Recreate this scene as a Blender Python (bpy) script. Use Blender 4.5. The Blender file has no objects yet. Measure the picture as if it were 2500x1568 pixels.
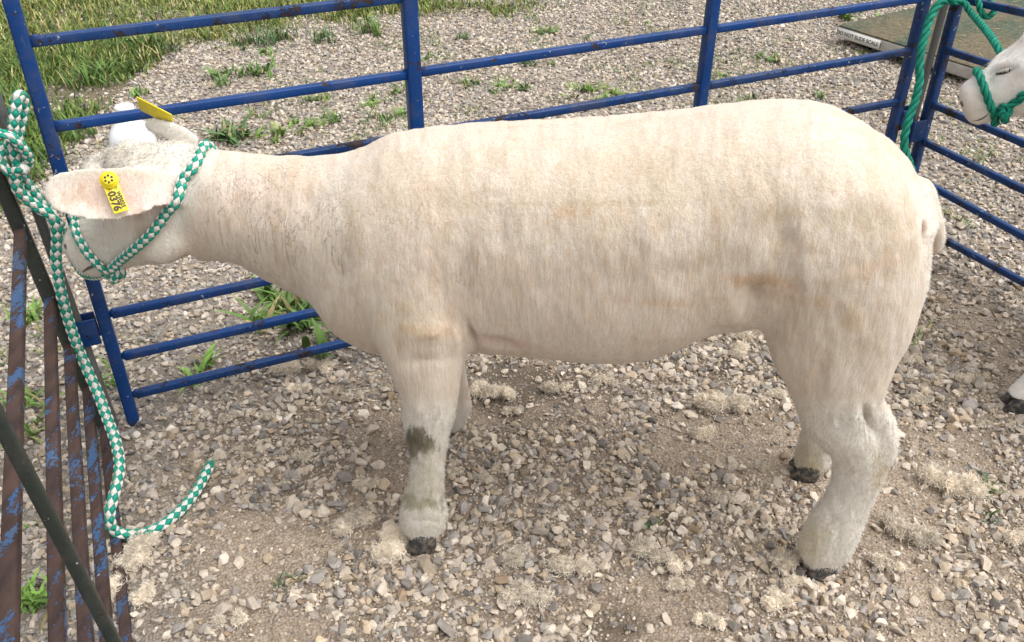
import bpy, bmesh, math, random
import numpy as np
from mathutils import Vector, Matrix
random.seed(7); rng = np.random.default_rng(7)
SC = bpy.context.scene
COL = SC.collection
# ------------------------------------------------------------------ camera
FPX, PITCH, ROLL, YAW, CH = 2213.0, 0.59711706, 0.00980615, 0.40346549, 1.3
cp, sp, cr, sr = math.cos(PITCH), math.sin(PITCH), math.cos(ROLL), math.sin(ROLL)
_r = np.array([1., 0, 0]); _f = np.array([0, cp, -sp]); _d = np.array([0, -sp, -cp])
M = np.array([cr*_r+sr*_d, -sr*_r+cr*_d, _f])
CAM = np.array([0, 0, CH])
cam = bpy.data.cameras.new('camera'); camo = bpy.data.objects.new('camera', cam); COL.objects.link(camo)
camo.matrix_world = Matrix(((M[0][0], -M[1][0], -M[2][0], 0), (M[0][1], -M[1][1], -M[2][1], 0), (M[0][2], -M[1][2], -M[2][2], CH), (0, 0, 0, 1)))
cam.sensor_width = 36; cam.lens = 36*FPX/2500; cam.clip_start = .02; cam.clip_end = 500
SC.camera = camo
SC.render.resolution_x = 1024; SC.render.resolution_y = 642
# ------------------------------------------------------------------ light
SUN_EL, SUN_AZ = math.radians(62), math.radians(108)      # azimuth from +Y towards +X: high, to the right of the camera
w = bpy.data.worlds.new("World"); SC.world = w; w.use_nodes = True
nt = w.node_tree; bg = nt.nodes['Background']
sky = nt.nodes.new('ShaderNodeTexSky'); sky.sky_type = 'NISHITA'; sky.sun_disc = False
sky.sun_elevation = SUN_EL; sky.sun_rotation = SUN_AZ; sky.air_density = 1.0; sky.dust_density = 4; sky.ozone_density = 1
hs = nt.nodes.new('ShaderNodeHueSaturation'); hs.inputs['Saturation'].default_value = .10
nt.links.new(sky.outputs[0], hs.inputs['Color']); nt.links.new(hs.outputs[0], bg.inputs[0]); bg.inputs[1].default_value = .15
sl = bpy.data.lights.new('sun', 'SUN'); so = bpy.data.objects.new('sun', sl); COL.objects.link(so)
sl.energy = 1.4; sl.angle = math.radians(65); sl.color = (1, .965, .91)
sd = Vector((math.sin(SUN_AZ)*math.cos(SUN_EL), math.cos(SUN_AZ)*math.cos(SUN_EL), math.sin(SUN_EL)))
so.rotation_euler = sd.to_track_quat('Z', 'Y').to_euler(); so.location = (0, 0, 5)
SC.view_settings.view_transform = 'Standard'; SC.view_settings.look = 'None'
SC.view_settings.exposure = 0.64; SC.view_settings.gamma = 1
# ------------------------------------------------------------------ helpers
K = 2500/2411.0                        # measured on a 2411-wide view of the photo
def ray(x, y): return M.T @ np.array([(x-1250)/FPX, (y-784)/FPX, 1.0])
def hit(x, y, P, n):
    d = ray(x, y); return CAM + d*np.dot(np.asarray(P)-CAM, n)/np.dot(d, n)
def ground(x, y, z=0.0): return hit(x, y, np.array([0, 0, z]), np.array([0, 0, 1.]))
def gD(x, y, z=0.0): return ground(x*K, y*K, z)
def proj(P):
    c = (np.atleast_2d(P)-CAM) @ M.T; return np.stack([FPX*c[:, 0]/c[:, 2]+1250, FPX*c[:, 1]/c[:, 2]+784], 1)
def projD(P): return proj(P)/K
def depth(P): return float(M[2] @ (np.asarray(P)-CAM))
def nrm(v): v = np.asarray(v, float); return v/np.linalg.norm(v)
EX = np.array([math.cos(YAW), math.sin(YAW), 0]); EY = np.array([-math.sin(YAW), math.cos(YAW), 0]); EZ = np.array([0, 0, 1.])

def tag(o, label=None, cat=None, group=None, kind=None):
    if label: o['label'] = label
    if cat: o['category'] = cat
    if group: o['group'] = group
    if kind: o['kind'] = kind
    return o
ORG = {}
def empty(name, loc, label, cat, group=None):
    o = bpy.data.objects.new(name, None); COL.objects.link(o); o.location = tuple(loc); o.empty_display_size = .1
    ORG[o.name] = np.array(loc, float); return tag(o, label, cat, group)
def mesh_np(name, V, F, smooth=True, col=None, uv=None):
    """V (n,3); F list of lists or (m,k) array"""
    me = bpy.data.meshes.new(name)
    V = np.asarray(V, np.float32)
    if isinstance(F, np.ndarray):
        k = F.shape[1]; loops = F.ravel().astype(np.int32); starts = np.arange(0, len(loops), k, dtype=np.int32)
    else:
        ln = np.array([len(f) for f in F]); loops = np.fromiter((i for f in F for i in f), np.int32); starts = np.concatenate([[0], np.cumsum(ln)[:-1]]).astype(np.int32)
    me.vertices.add(len(V)); me.vertices.foreach_set('co', V.ravel())
    me.loops.add(len(loops)); me.loops.foreach_set('vertex_index', loops)
    me.polygons.add(len(starts)); me.polygons.foreach_set('loop_start', starts)
    me.update(calc_edges=True)
    me.polygons.foreach_set('use_smooth', np.full(len(starts), smooth))
    if col is not None:
        a = me.color_attributes.new('tint', 'FLOAT_COLOR', 'POINT')
        c = np.ones((len(V), 4), np.float32); c[:, :3] = col; a.data.foreach_set('color', c.ravel())
    if uv is not None:
        l = me.uv_layers.new(name='UVMap'); l.data.foreach_set('uv', np.asarray(uv, np.float32)[loops].ravel())
    return me
def obj(name, V, F, mat, parent=None, smooth=True, col=None, uv=None, origin=None):
    V = np.asarray(V, float)
    if parent is not None: o0 = ORG[parent.name]
    elif origin is not None: o0 = np.asarray(origin, float)
    else: o0 = np.array([*(V[:, :2].mean(0)), V[:, 2].min()])
    me = mesh_np(name, V-o0, F, smooth, col, uv); me.materials.append(mat)
    o = bpy.data.objects.new(name, me); COL.objects.link(o); ORG[o.name] = o0
    if parent is not None: o.parent = parent
    else: o.location = tuple(o0)
    return o
class MB:
    def __init__(s): s.V = []; s.F = []; s.n = 0; s.UV = []; s.C = []
    def add(s, V, F, uv=None, col=None):
        V = np.asarray(V, float); s.V.append(V); s.F += [[i+s.n for i in f] for f in F]; s.n += len(V)
        s.UV.append(np.zeros((len(V), 2)) if uv is None else np.asarray(uv)); s.C.append(np.ones((len(V), 3)) if col is None else np.broadcast_to(col, (len(V), 3)))
        return s
    def build(s, name, mat, parent=None, smooth=True, **k):
        return obj(name, np.concatenate(s.V), s.F, mat, parent, smooth, col=np.concatenate(s.C), uv=np.concatenate(s.UV), **k)
def rings(R, cap=True, closed=False):
    """R (n,m,3) -> verts, faces"""
    n, m = R.shape[:2]; V = R.reshape(-1, 3); F = []
    for i in range(n if closed else n-1):
        a, b = i*m, ((i+1) % n)*m
        for j in range(m):
            k = (j+1) % m; F.append([a+j, a+k, b+k, b+j])
    if cap and not closed:
        F.append(list(range(m))[::-1]); F.append([(n-1)*m+j for j in range(m)])
    return V, F
def catmull(P, n):
    P = np.asarray(P, float); out = []; Q = np.vstack([2*P[0]-P[1], P, 2*P[-1]-P[-2]])
    for i in range(1, len(Q)-2):
        p0, p1, p2, p3 = Q[i-1:i+3]
        for t in np.linspace(0, 1, n, endpoint=False):
            out.append(.5*((2*p1)+(-p0+p2)*t+(2*p0-5*p1+4*p2-p3)*t*t+(-p0+3*p1-3*p2+p3)*t**3))
    out.append(P[-1]); return np.array(out)
def resample(P, step):
    d = np.r_[0, np.cumsum(np.linalg.norm(np.diff(P, axis=0), axis=1))]; n = max(3, int(d[-1]/step)); t = np.linspace(0, d[-1], n+1)
    return np.stack([np.interp(t, d, P[:, i]) for i in range(P.shape[1])], 1), t
def frames(P):
    T = np.gradient(P, axis=0); T /= np.linalg.norm(T, axis=1)[:, None]+1e-12
    u = np.cross(T[0], [0, 0, 1.]);
    if np.linalg.norm(u) < .1: u = np.cross(T[0], [0, 1., 0])
    u = nrm(u); U = []
    for t in T:
        u = nrm(u-np.dot(u, t)*t); U.append(u)
    U = np.array(U); return T, U, np.cross(T, U)
def sqtube(a, b, w, h=None, up=EZ, mb=None, bev=.18):
    """square tube from a to b with rounded corners; w across, h along 'up'"""
    a = np.asarray(a, float); b = np.asarray(b, float); h = h or w; t = nrm(b-a)
    s = nrm(np.cross(t, up)); u = np.cross(s, t); L = np.linalg.norm(b-a); n = max(2, int(L/.02))
    c = bev*min(w, h); x, y = w/2, h/2; q = c*.3
    sec = [(x, -y+c), (x, y-c), (x-q, y-q), (x-c, y), (-x+c, y), (-x+q, y-q), (-x, y-c), (-x, -y+c), (-x+q, -y+q), (-x+c, -y), (x-c, -y), (x-q, -y+q)]
    R = np.array([[a+t*L*i/n + s*p + u*r for p, r in sec] for i in range(n+1)])
    V, F = rings(R); mb = mb or MB(); mb.add(V, F); return mb
def box(mb, c, ax, size, bev=.0):
    """box centred c; ax 3 axes; size 3 full sizes"""
    c = np.asarray(c, float); ax = [np.asarray(a, float) for a in ax]
    bm = bmesh.new(); bmesh.ops.create_cube(bm, size=1)
    for v in bm.verts: v.co = Vector((v.co.x*size[0], v.co.y*size[1], v.co.z*size[2]))
    if bev: bmesh.ops.bevel(bm, geom=bm.edges[:], offset=bev, segments=2, affect='EDGES', profile=.6)
    V = np.array([c+ax[0]*v.co.x+ax[1]*v.co.y+ax[2]*v.co.z for v in bm.verts]); bm.verts.index_update()
    F = [[v.index for v in f.verts] for f in bm.faces]
    if np.dot(np.cross(ax[0], ax[1]), ax[2]) < 0: F = [f[::-1] for f in F]
    bm.free(); mb.add(V, F); return mb
# value noise
_tab = rng.random((256, 256, 4))
def vn(x, y, ch=0):
    xi = np.floor(x).astype(int); yi = np.floor(y).astype(int); fx = x-xi; fy = y-yi; fx = fx*fx*(3-2*fx); fy = fy*fy*(3-2*fy)
    g = lambda a, b: _tab[a % 256, b % 256, ch]
    return (g(xi, yi)*(1-fx)+g(xi+1, yi)*fx)*(1-fy)+(g(xi, yi+1)*(1-fx)+g(xi+1, yi+1)*fx)*fy
def fbm(x, y, o=4, ch=0):
    s = 0; a = .5; t = 0
    for i in range(o): s = s+a*vn(x*2**i+17.3*i, y*2**i+9.1*i, ch); t += a; a *= .5
    return s/t
def terrain(x, y): return (fbm(x*3+5, y*3+5, 3)-.5)*.022+(fbm(x*11, y*11, 3, 1)-.5)*.013
def gz(P): P = np.array(P, float); P[2] = float(terrain(P[0], P[1])); return P
# ------------------------------------------------------------------ materials
def mat(name, base=(.5, .5, .5), rough=.6, metal=0, spec=.5):
    m = bpy.data.materials.new(name); m.use_nodes = True; b = m.node_tree.nodes['Principled BSDF']
    b.inputs['Base Color'].default_value = (*base, 1); b.inputs['Roughness'].default_value = rough; b.inputs['Metallic'].default_value = metal
    b.inputs['Specular IOR Level'].default_value = spec
    return m
class N:
    def __init__(s, m): s.m = m; s.t = m.node_tree; s.b = s.t.nodes['Principled BSDF']
    def new(s, ty, **k):
        n = s.t.nodes.new('ShaderNode'+ty)
        for a, v in k.items(): setattr(n, a, v)
        return n
    def link(s, a, b): s.t.links.new(a, b)
    def coord(s, scale=(1, 1, 1), kind='Object'):
        c = s.new('TexCoord'); mp = s.new('Mapping'); mp.inputs['Scale'].default_value = scale; s.link(c.outputs[kind], mp.inputs[0]); return mp.outputs[0]
    def noise(s, co, scale, detail=4, rough=.55, dist=0):
        n = s.new('TexNoise'); n.inputs['Scale'].default_value = scale; n.inputs['Detail'].default_value = detail; n.inputs['Roughness'].default_value = rough; n.inputs['Distortion'].default_value = dist
        s.link(co, n.inputs['Vector']); return n.outputs['Fac']
    def ramp(s, fac, stops, interp='LINEAR'):
        r = s.new('ValToRGB'); r.color_ramp.interpolation = interp; e = r.color_ramp.elements
        while len(e) < len(stops): e.new(.5)
        for el, (p, c) in zip(e, stops): el.position = p; el.color = (c, c, c, 1) if not hasattr(c, '__len__') else (*c, 1)
        s.link(fac, r.inputs[0]); return r.outputs[0]
    def mix(s, fac, a, b, mode='MIX'):
        n = s.new('Mix', data_type='RGBA', blend_type=mode)
        for v, i in ((fac, 0), (a, 6), (b, 7)):
            if isinstance(v, (int, float)): n.inputs[i].default_value = v
            elif isinstance(v, tuple): n.inputs[i].default_value = (*v, 1)
            else: s.link(v, n.inputs[i])
        return n.outputs[2]
    def math(s, op, a, b=0.0, c=None):
        n = s.new('Math', operation=op)
        for i, v in enumerate((a, b) if c is None else (a, b, c)):
            if isinstance(v, (int, float)): n.inputs[i].default_value = v
            else: s.link(v, n.inputs[i])
        return n.outputs[0]
    def bump(s, h, dist, strength=1, prev=None):
        n = s.new('Bump'); n.inputs['Distance'].default_value = dist; n.inputs['Strength'].default_value = strength; s.link(h, n.inputs['Height'])
        if prev is not None: s.link(prev, n.inputs['Normal'])
        s.link(n.outputs[0], s.b.inputs['Normal']); return n.outputs[0]
    def attr(s, name='tint'):
        a = s.new('Attribute'); a.attribute_name = name; return a.outputs['Color']
def paint(name, blue, rust, lo, hi, sc, dark=(.012, .012, .014), stretch=(1, 1, 1)):
    m = mat(name, rough=.5, spec=.3); n = N(m); co = n.coord(stretch)
    a = n.math('ADD', n.math('MULTIPLY', n.noise(co, sc, 9, .7, .3), .8), n.math('MULTIPLY', n.noise(n.coord(), 210, 3), .2)); b = n.noise(co, 160, 4, .6); c = n.noise(co, 7, 3)
    rc = n.mix(n.ramp(n.noise(co, 55, 5), [(.35, 0.), (.65, 1.)]), rust, dark)
    bc = n.mix(n.ramp(c, [(.3, 0.), (.7, 1.)]), blue, tuple(v*.72 for v in blue)); 
    bc = n.mix(n.ramp(b, [(.62, 0.), (.8, .35)]), bc, (.25, .27, .3))
    bc = n.mix(n.ramp(n.noise(n.coord(), 13, 6, .7), [(.48, 0.), (.72, .34)]), bc, (.11, .10, .085))
    bc = n.mix(n.ramp(n.noise(n.coord(), 75, 3, .6), [(.68, 0.), (.72, .8)]), bc, (.42, .42, .40))
    f = n.ramp(a, [(lo, 0.), (hi, 1.)])
    n.link(n.mix(f, bc, rc), n.b.inputs['Base Color'])
    n.link(n.ramp(f, [(0, .38), (1, .85)]), n.b.inputs['Roughness'])
    h = n.math('SUBTRACT', n.math('MULTIPLY', n.noise(co, 240, 3), .35), f)
    n.bump(h, .0008, .9); return m
M_BLUE = paint('blue_paint', (.004, .047, .20), (.07, .035, .022), .588, .605, 19)
M_BLUE2 = paint('blue_paint_chipped', (.005, .041, .16), (.05, .028, .02), .555, .57, 24)
M_RUST = paint('rusted_blue_paint', (.045, .10, .215), (.075, .043, .034), .452, .462, 34, (.035, .022, .02), (1, .3, 1))
M_ROD = paint('weathered_steel', (.15, .155, .15), (.08, .05, .035), .55, .7, 18, (.03, .03, .03))
M_BAR = paint('dark_green_steel', (.035, .042, .036), (.05, .035, .025), .58, .7, 25, (.02, .02, .018))
def rope_mat(name, white):
    m = mat(name, (.01, .2, .13), .75, 0, .3); n = N(m); uv = n.new('UVMap').outputs[0]; sx = n.new('SeparateXYZ'); n.link(uv, sx.inputs[0])
    u, v = sx.outputs[0], sx.outputs[1]
    if white:
        a = n.math('ADD', u, v); b = n.math('SUBTRACT', u, v)
        fa = n.math('FLOOR', a); fb = n.math('FLOOR', b)
        chk = n.math('ABSOLUTE', n.math('MODULO', n.math('ADD', fa, fb), 2.0))
        ra = n.math('ABSOLUTE', n.math('SUBTRACT', n.math('FRACT', a), .5)); rb = n.math('ABSOLUTE', n.math('SUBTRACT', n.math('FRACT', b), .5))
        e = n.math('MAXIMUM', ra, rb)                                # 0 centre .. .5 edge
        g = n.mix(n.ramp(n.noise(n.coord(), 400, 3), [(.3, 0.), (.7, 1.)]), (.006, .20, .135), (.016, .36, .26))
        wv = n.mix(n.ramp(n.noise(n.coord(), 300, 3), [(.4, 0.), (.7, 1.)]), (.74, .75, .70), (.5, .47, .40))
        c = n.mix(n.math('GREATER_THAN', chk, .5), g, wv)
        c = n.mix(n.ramp(e, [(.43, 0.), (.5, .75)]), c, (.004, .07, .05))
        dirt = n.ramp(n.noise(n.coord(), 35, 5), [(.55, 0.), (.75, .6)])
        n.link(n.mix(dirt, c, (.16, .13, .08)), n.b.inputs['Base Color'])
        fib = n.noise(n.coord((1, 1, 1)), 900, 2)
        n.bump(n.math('ADD', n.math('MULTIPLY', e, -1.6), n.math('MULTIPLY', fib, .25)), .002, .8)
    else:
        c = n.mix(n.ramp(n.noise(n.coord(), 60, 5), [(.35, 0.), (.7, 1.)]), (.003, .16, .105), (.010, .30, .20))
        c = n.mix(n.ramp(u, [(.1, .85), (.55, 0.)]), c, (.001, .035, .024)); n.link(c, n.b.inputs['Base Color'])  # grooves between strands coloured darker, shade painted into the rope
        wv = n.noise(n.coord((1, 1, 1)), 500, 3); n.bump(wv, .0012, .7)
    return m
M_BRAID = rope_mat('braided_rope', True); M_TWIST = rope_mat('twisted_rope', False)
def tint_mat(name, rough=.9, spec=.2, nscale=60, amp=(.75, 1.2), bump=(.001, .5), bscale=300, trans=0):
    m = mat(name, rough=rough, spec=spec); n = N(m); co = n.coord()
    v = n.ramp(n.noise(co, nscale, 5), [(.25, amp[0]), (.75, amp[1])])
    n.link(n.mix(1.0, n.attr(), v, 'MULTIPLY'), n.b.inputs['Base Color'])
    if bump: n.bump(n.noise(co, bscale, 4), bump[0], bump[1])
    if trans: n.b.inputs['Subsurface Weight'].default_value = 0
    return m
M_STONE = tint_mat('limestone_gravel', .92, .25, 90, (.78, 1.18), (.002, .6), 350)
M_GRASS = tint_mat('grass_blades', .55, .35, 30, (.8, 1.2), None)
M_WOOLT = tint_mat('loose_wool', 1.0, .1, 120, (.8, 1.15), None)
# sheep wool
def wool_mat():
    m = mat('shorn_wool', rough=.95, spec=.12); n = N(m); co = n.coord()
    st = n.noise(n.coord((1, 1, .16)), 190, 5, .65, .15)            # clipper lines running down the flank
    st2 = n.noise(n.coord((1, 1, .28)), 42, 4, .6, .4)
    gr = n.noise(co, 420, 4, .7); pt = n.noise(co, 9, 4, .6)
    a = n.new('Attribute'); a.attribute_name = 'fur'                # 0 = short clipped wool, 1 = hair of face and legs ; G = neck wrinkles
    sx = n.new('SeparateColor'); n.link(a.outputs['Color'], sx.inputs[0]); hair, neck = sx.outputs[0], sx.outputs[1]
    c = n.attr()
    body = n.math('SUBTRACT', 1.0, hair)
    c = n.mix(n.math('MULTIPLY', body, n.ramp(st, [(.42, .0), (.60, .75)])), c, n.mix(1.0, c, (.90, .84, .76), 'MULTIPLY'))
    c = n.mix(n.math('MULTIPLY', body, n.ramp(st2, [(.5, 0.), (.72, .55)])), c, n.mix(1.0, c, (.90, .82, .72), 'MULTIPLY'))
    c = n.mix(n.ramp(pt, [(.45, 0.), (.7, .6)]), c, n.mix(1.0, c, (.93, .86, .78), 'MULTIPLY'))
    c = n.mix(n.ramp(gr, [(.3, .35), (.6, 0.)]), c, n.mix(1.0, c, (.72, .66, .6), 'MULTIPLY'))
    nz = n.noise(n.coord((1, 1, .10)), 75, 3, .55, .08)
    ln = n.ramp(n.math('ABSOLUTE', n.math('SUBTRACT', nz, .5)), [(.0, 1.), (.011, 0.)])
    crack = n.math('MULTIPLY', ln, n.math('MULTIPLY', neck, n.ramp(n.noise(co, 14, 2), [(.40, 0.), (.55, 1.)])))
    c = n.mix(n.math('MULTIPLY', crack, .14), c, (.45, .33, .25))
    n.link(c, n.b.inputs['Base Color'])
    h = n.math('ADD', n.math('MULTIPLY', gr, .22), n.math('MULTIPLY', n.math('MULTIPLY', st, body), .6))
    h = n.math('SUBTRACT', h, n.math('MULTIPLY', crack, .45))
    n.bump(h, .0048, .9)
    n.b.inputs['Sheen Weight'].default_value = .25; n.b.inputs['Sheen Roughness'].default_value = .6
    n.b.inputs['Subsurface Weight'].default_value = .0
    return m
M_WOOL = wool_mat()
M_HOOF = mat('hoof_horn', (.03, .031, .033), .65); _n = N(M_HOOF); _c = _n.coord()
_n.link(_n.mix(_n.ramp(_n.noise(_c, 90, 4), [(.45, 0.), (.7, 1.)]), (.03, .03, .032), (.20, .165, .125)), _n.b.inputs['Base Color']); _n.bump(_n.noise(_n.coord((1, 1, 6)), 120, 3), .001, .6)
M_SKIN = mat('pink_skin', (.50, .24, .20), .6); M_EYE = mat('dark_eye', (.01, .008, .008), .15); M_NOSTRIL = mat('nostril_skin', (.10, .07, .065), .5)
M_LASH = mat('pale_lash', (.6, .57, .5), .7)
M_TAG = mat('yellow_tag_plastic', (.78, .62, .015), .38); _n = N(M_TAG); _c = _n.coord()
_n.link(_n.mix(_n.ramp(_n.noise(_c, 120, 5), [(.5, 0.), (.8, .5)]), (.78, .62, .015), (.42, .31, .05)), _n.b.inputs['Base Color']); _n.bump(_n.noise(_c, 300, 3), .0004, .4)
M_INK = mat('black_print', (.05, .045, .015), .6)
# ------------------------------------------------------------------ ground sheet
def axis_pts(lo, hi, step, far):
    c = np.arange(lo, hi+1e-6, step); o = np.array([.3, 1, 3, 8, 20, 50, far]); return np.r_[(lo-o)[::-1], c, hi+o]
gx = axis_pts(-4.2, 4.2, .025, 120); gy = axis_pts(.2, 7.2, .025, 120)
GX, GY = np.meshgrid(gx, gy)
inside = np.clip(np.minimum(np.minimum(GX+4.2, 4.2-GX), np.minimum(GY-.2, 7.2-GY))/.5, 0, 1)
def pen_xy(x, y): return (x+.84)*EX[0]+(y-1.532)*EX[1], (x+.84)*EY[0]+(y-1.532)*EY[1]
def dirtness(x, y):
    """1 = bare trodden dirt, 0 = loose gravel; only inside the pen is trodden"""
    px, py = pen_xy(x, y)
    inn = np.clip((-py+.05)/.25, 0, 1)*np.clip((2.3-px)/.4, 0, 1)*np.clip((px+.05)/.2, 0, 1)
    n = fbm(x*4.2+2, y*4.2+40, 4, 2)
    return inn*np.clip((n-.50)/.09, 0, 1), inn
def grassy(x, y):
    # 1 inside the grass bank beyond the fence at upper left
    L = [(-60, 560), (40, 500), (70, 330), (120, 250), (190, 215), (320, 150), (400, 105), (540, 72), (850, 55), (960, 35), (1250, 5), (1500, -25), (2700, -60)]
    B = np.array([gD(a, b)[:2] for a, b in L]); 
    xb = np.interp(x, B[:, 0], B[:, 1]); return np.clip((y-xb)/.35+.5+(fbm(x*4, y*4, 3)-.5)*2.0, 0, 1)
GRASSY = grassy
DN, INN = dirtness(GX, GY)
GZ = terrain(GX, GY)*inside - .006*(1-DN)*INN*0
V = np.stack([GX.ravel(), GY.ravel(), GZ.ravel()], 1)
ny, nx = GX.shape; idx = np.arange(nx*ny).reshape(ny, nx)
Fq = np.stack([idx[:-1, :-1], idx[:-1, 1:], idx[1:, 1:], idx[1:, :-1]], -1).reshape(-1, 4)
dirt_in = np.array([.47, .39, .31]); dirt_out = np.array([.36, .325, .285])
wet = np.zeros_like(GX)
for (dx, dy, r) in ((1535, 1190, .05), (1560, 1240, .045), (1520, 1150, .03), (1440, 1485, .04), (1480, 1475, .035), (1190, 905, .12), (1280, 900, .10), (1720, 870, .05)):
    c = gD(dx, dy); wet = np.maximum(wet, np.clip(1.5-np.hypot(GX-c[0], GY-c[1])/r + (fbm(GX*30, GY*30, 3)-.5)*1.6, 0, 1))
gc = dirt_in*INN[..., None]+dirt_out*(1-INN[..., None]); gc = gc*(1-.30*(1-DN)*INN)[..., None]; gc = gc*(.85+.3*fbm(GX*6, GY*6, 4, 3))[..., None]  # pen ground darkened under loose stones: gap shade painted into the colour
gc = gc*(1-.6*wet[..., None]); _g = GRASSY(GX, GY)[..., None]; gc = gc*(1-.7*_g)+np.array([.17, .15, .08])*.7*_g
M_GROUND = mat('dirt_and_grit', rough=.95, spec=.15); n = N(M_GROUND); co = n.coord()
c = n.mix(n.ramp(n.noise(co, 45, 6, .65), [(.35, 0.), (.65, 1.)]), n.mix(1.0, n.attr(), (.74, .70, .66), 'MULTIPLY'), n.mix(1.0, n.attr(), (1.18, 1.16, 1.14), 'MULTIPLY'))
vo = n.new('TexVoronoi'); vo.inputs['Scale'].default_value = 190; n.link(co, vo.inputs['Vector'])
c = n.mix(n.ramp(vo.outputs['Distance'], [(.25, .0), (.7, .45)]), c, (.12, .09, .065)); n.link(c, n.b.inputs['Base Color'])
h = n.math('ADD', n.math('MULTIPLY', vo.outputs['Distance'], -.8), n.math('MULTIPLY', n.noise(co, 60, 7, .7), 1.6)); n.bump(h, .006, .9)
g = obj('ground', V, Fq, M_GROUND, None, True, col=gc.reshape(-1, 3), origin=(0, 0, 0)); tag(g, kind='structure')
# ------------------------------------------------------------------ gravel (stuff)
def hull(npt, seed):
    r = np.random.default_rng(seed); p = r.normal(size=(npt, 3)); p /= np.linalg.norm(p, axis=1)[:, None]; p *= r.uniform(.8, 1.0, (npt, 1))
    bm = bmesh.new(); [bm.verts.new(q) for q in p]; bmesh.ops.convex_hull(bm, input=bm.verts); 
    bmesh.ops.delete(bm, geom=[v for v in bm.verts if not v.link_faces], context='VERTS'); bm.verts.index_update()
    bmesh.ops.triangulate(bm, faces=bm.faces[:]); bm.verts.index_update()
    V = np.array([v.co[:] for v in bm.verts]); F = np.array([[v.index for v in f.verts] for f in bm.faces]); bm.free(); return V, F
HULLS = [hull(11+i % 8, i) for i in range(40)]
def weed_patch(x, y):
    return 0
PAL = 1.0*np.array([[.47, .43, .385], [.40, .37, .34], [.31, .305, .305], [.54, .50, .45], [.37, .325, .27], [.24, .23, .225], [.44, .375, .30], [.62, .59, .55], [.17, .165, .165], [.30, .24, .18]])
PW = np.array([.18, .17, .15, .12, .11, .09, .08, .04, .04, .02]); PW /= PW.sum()
def stones(x, y, r, sink, bright=1.0):
    n = len(x); q = rng.normal(size=(n, 4)); q /= np.linalg.norm(q, axis=1)[:, None]
    w_, a, b, c = q.T
    R = np.stack([1-2*(b*b+c*c), 2*(a*b-c*w_), 2*(a*c+b*w_), 2*(a*b+c*w_), 1-2*(a*a+c*c), 2*(b*c-a*w_), 2*(a*c-b*w_), 2*(b*c+a*w_), 1-2*(a*a+b*b)], 1).reshape(n, 3, 3)
    S = rng.uniform([.8, .6, .45], [1.25, 1.0, .8], (n, 3))
    col = PAL[rng.choice(len(PAL), n, p=PW)]*rng.uniform(.82, 1.15, (n, 1))*bright
    hid = rng.integers(0, len(HULLS), n); VV, FF, CC = [], [], []; off = 0
    for k in range(len(HULLS)):
        i = np.where(hid == k)[0]
        if not len(i): continue
        hv, hf = HULLS[k]
        P = np.einsum('nij,nvj->nvi', R[i], hv[None]*S[i][:, None]); P[..., 2] *= .8
        P = P*r[i][:, None, None]
        P[..., 0] += x[i][:, None]; P[..., 1] += y[i][:, None]; P[..., 2] += (terrain(x[i], y[i])+sink[i]*r[i])[:, None]
        VV.append(P.reshape(-1, 3)); FF.append((hf[None]+(np.arange(len(i))*len(hv))[:, None, None]+off).reshape(-1, 3)); off += len(i)*len(hv)
        CC.append(np.repeat(col[i], len(hv), 0))
    return np.concatenate(VV), np.concatenate(FF), np.concatenate(CC), off
def view_ok(x, y, m=.25):
    return (y > .75) & (y < 6.2) & (np.abs(x) < .52*y+.35+m)
packs = []
def scatter(N_, rlo, rhi, sig, keep, sink=(.0, .45), bright=1):
    x = rng.uniform(-3.6, 3.6, N_); y = rng.uniform(.75, 6.2, N_); ok = view_ok(x, y); x, y = x[ok], y[ok]
    d, inn = dirtness(x, y); p = keep(x, y, d, inn)*(1-.85*grassy(x, y)); ok = rng.random(len(x)) < p; x, y = x[ok], y[ok]
    r = np.clip(np.exp(rng.normal(math.log(math.sqrt(rlo*rhi)), sig, len(x))), rlo, rhi)
    packs.append((x, y, r, rng.uniform(sink[0], sink[1], len(x)), bright))
A = 7.2*5.45
scatter(int(A*6500), .006, .0135, .35, lambda x, y, d, i: (1-i)*1.0)                       # open gravel beyond the fence
scatter(int(A*8200), .005, .0165, .40, lambda x, y, d, i: i*(.08+.9*(1-d)), (-.3, .5))                # loose stones in the pen
scatter(int(A*380), .013, .022, .25, lambda x, y, d, i: i*(.14+.6*(1-d)) + (1-i)*.08, (-.3, .4))
scatter(int(A*17000), .0022, .0055, .3, lambda x, y, d, i: i*(.45+.5*(1-d))*np.clip((2.4-y)/.7, 0, 1), (-.1, .5))
x = np.concatenate([p[0] for p in packs]); y = np.concatenate([p[1] for p in packs]); r = np.concatenate([p[2] for p in packs]); s = np.concatenate([p[3] for p in packs])
# outside the pen the crushed stone is cleaner and paler
V, F, C, _ = stones(x, y, r, s)
_, inn = dirtness(V[:, 0], V[:, 1]); C = C*np.where(inn[:, None] > .5, np.array([[1.08, 1.0, .905]]), np.array([[1.04, .98, .91]]))
gv = obj('gravel', V, F, M_STONE, None, False, col=C, origin=(0, 0, 0)); tag(gv, 'loose pale grey and tan crushed gravel over the dirt', kind='stuff')
print('gravel stones', len(x), 'tris', len(F))
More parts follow.
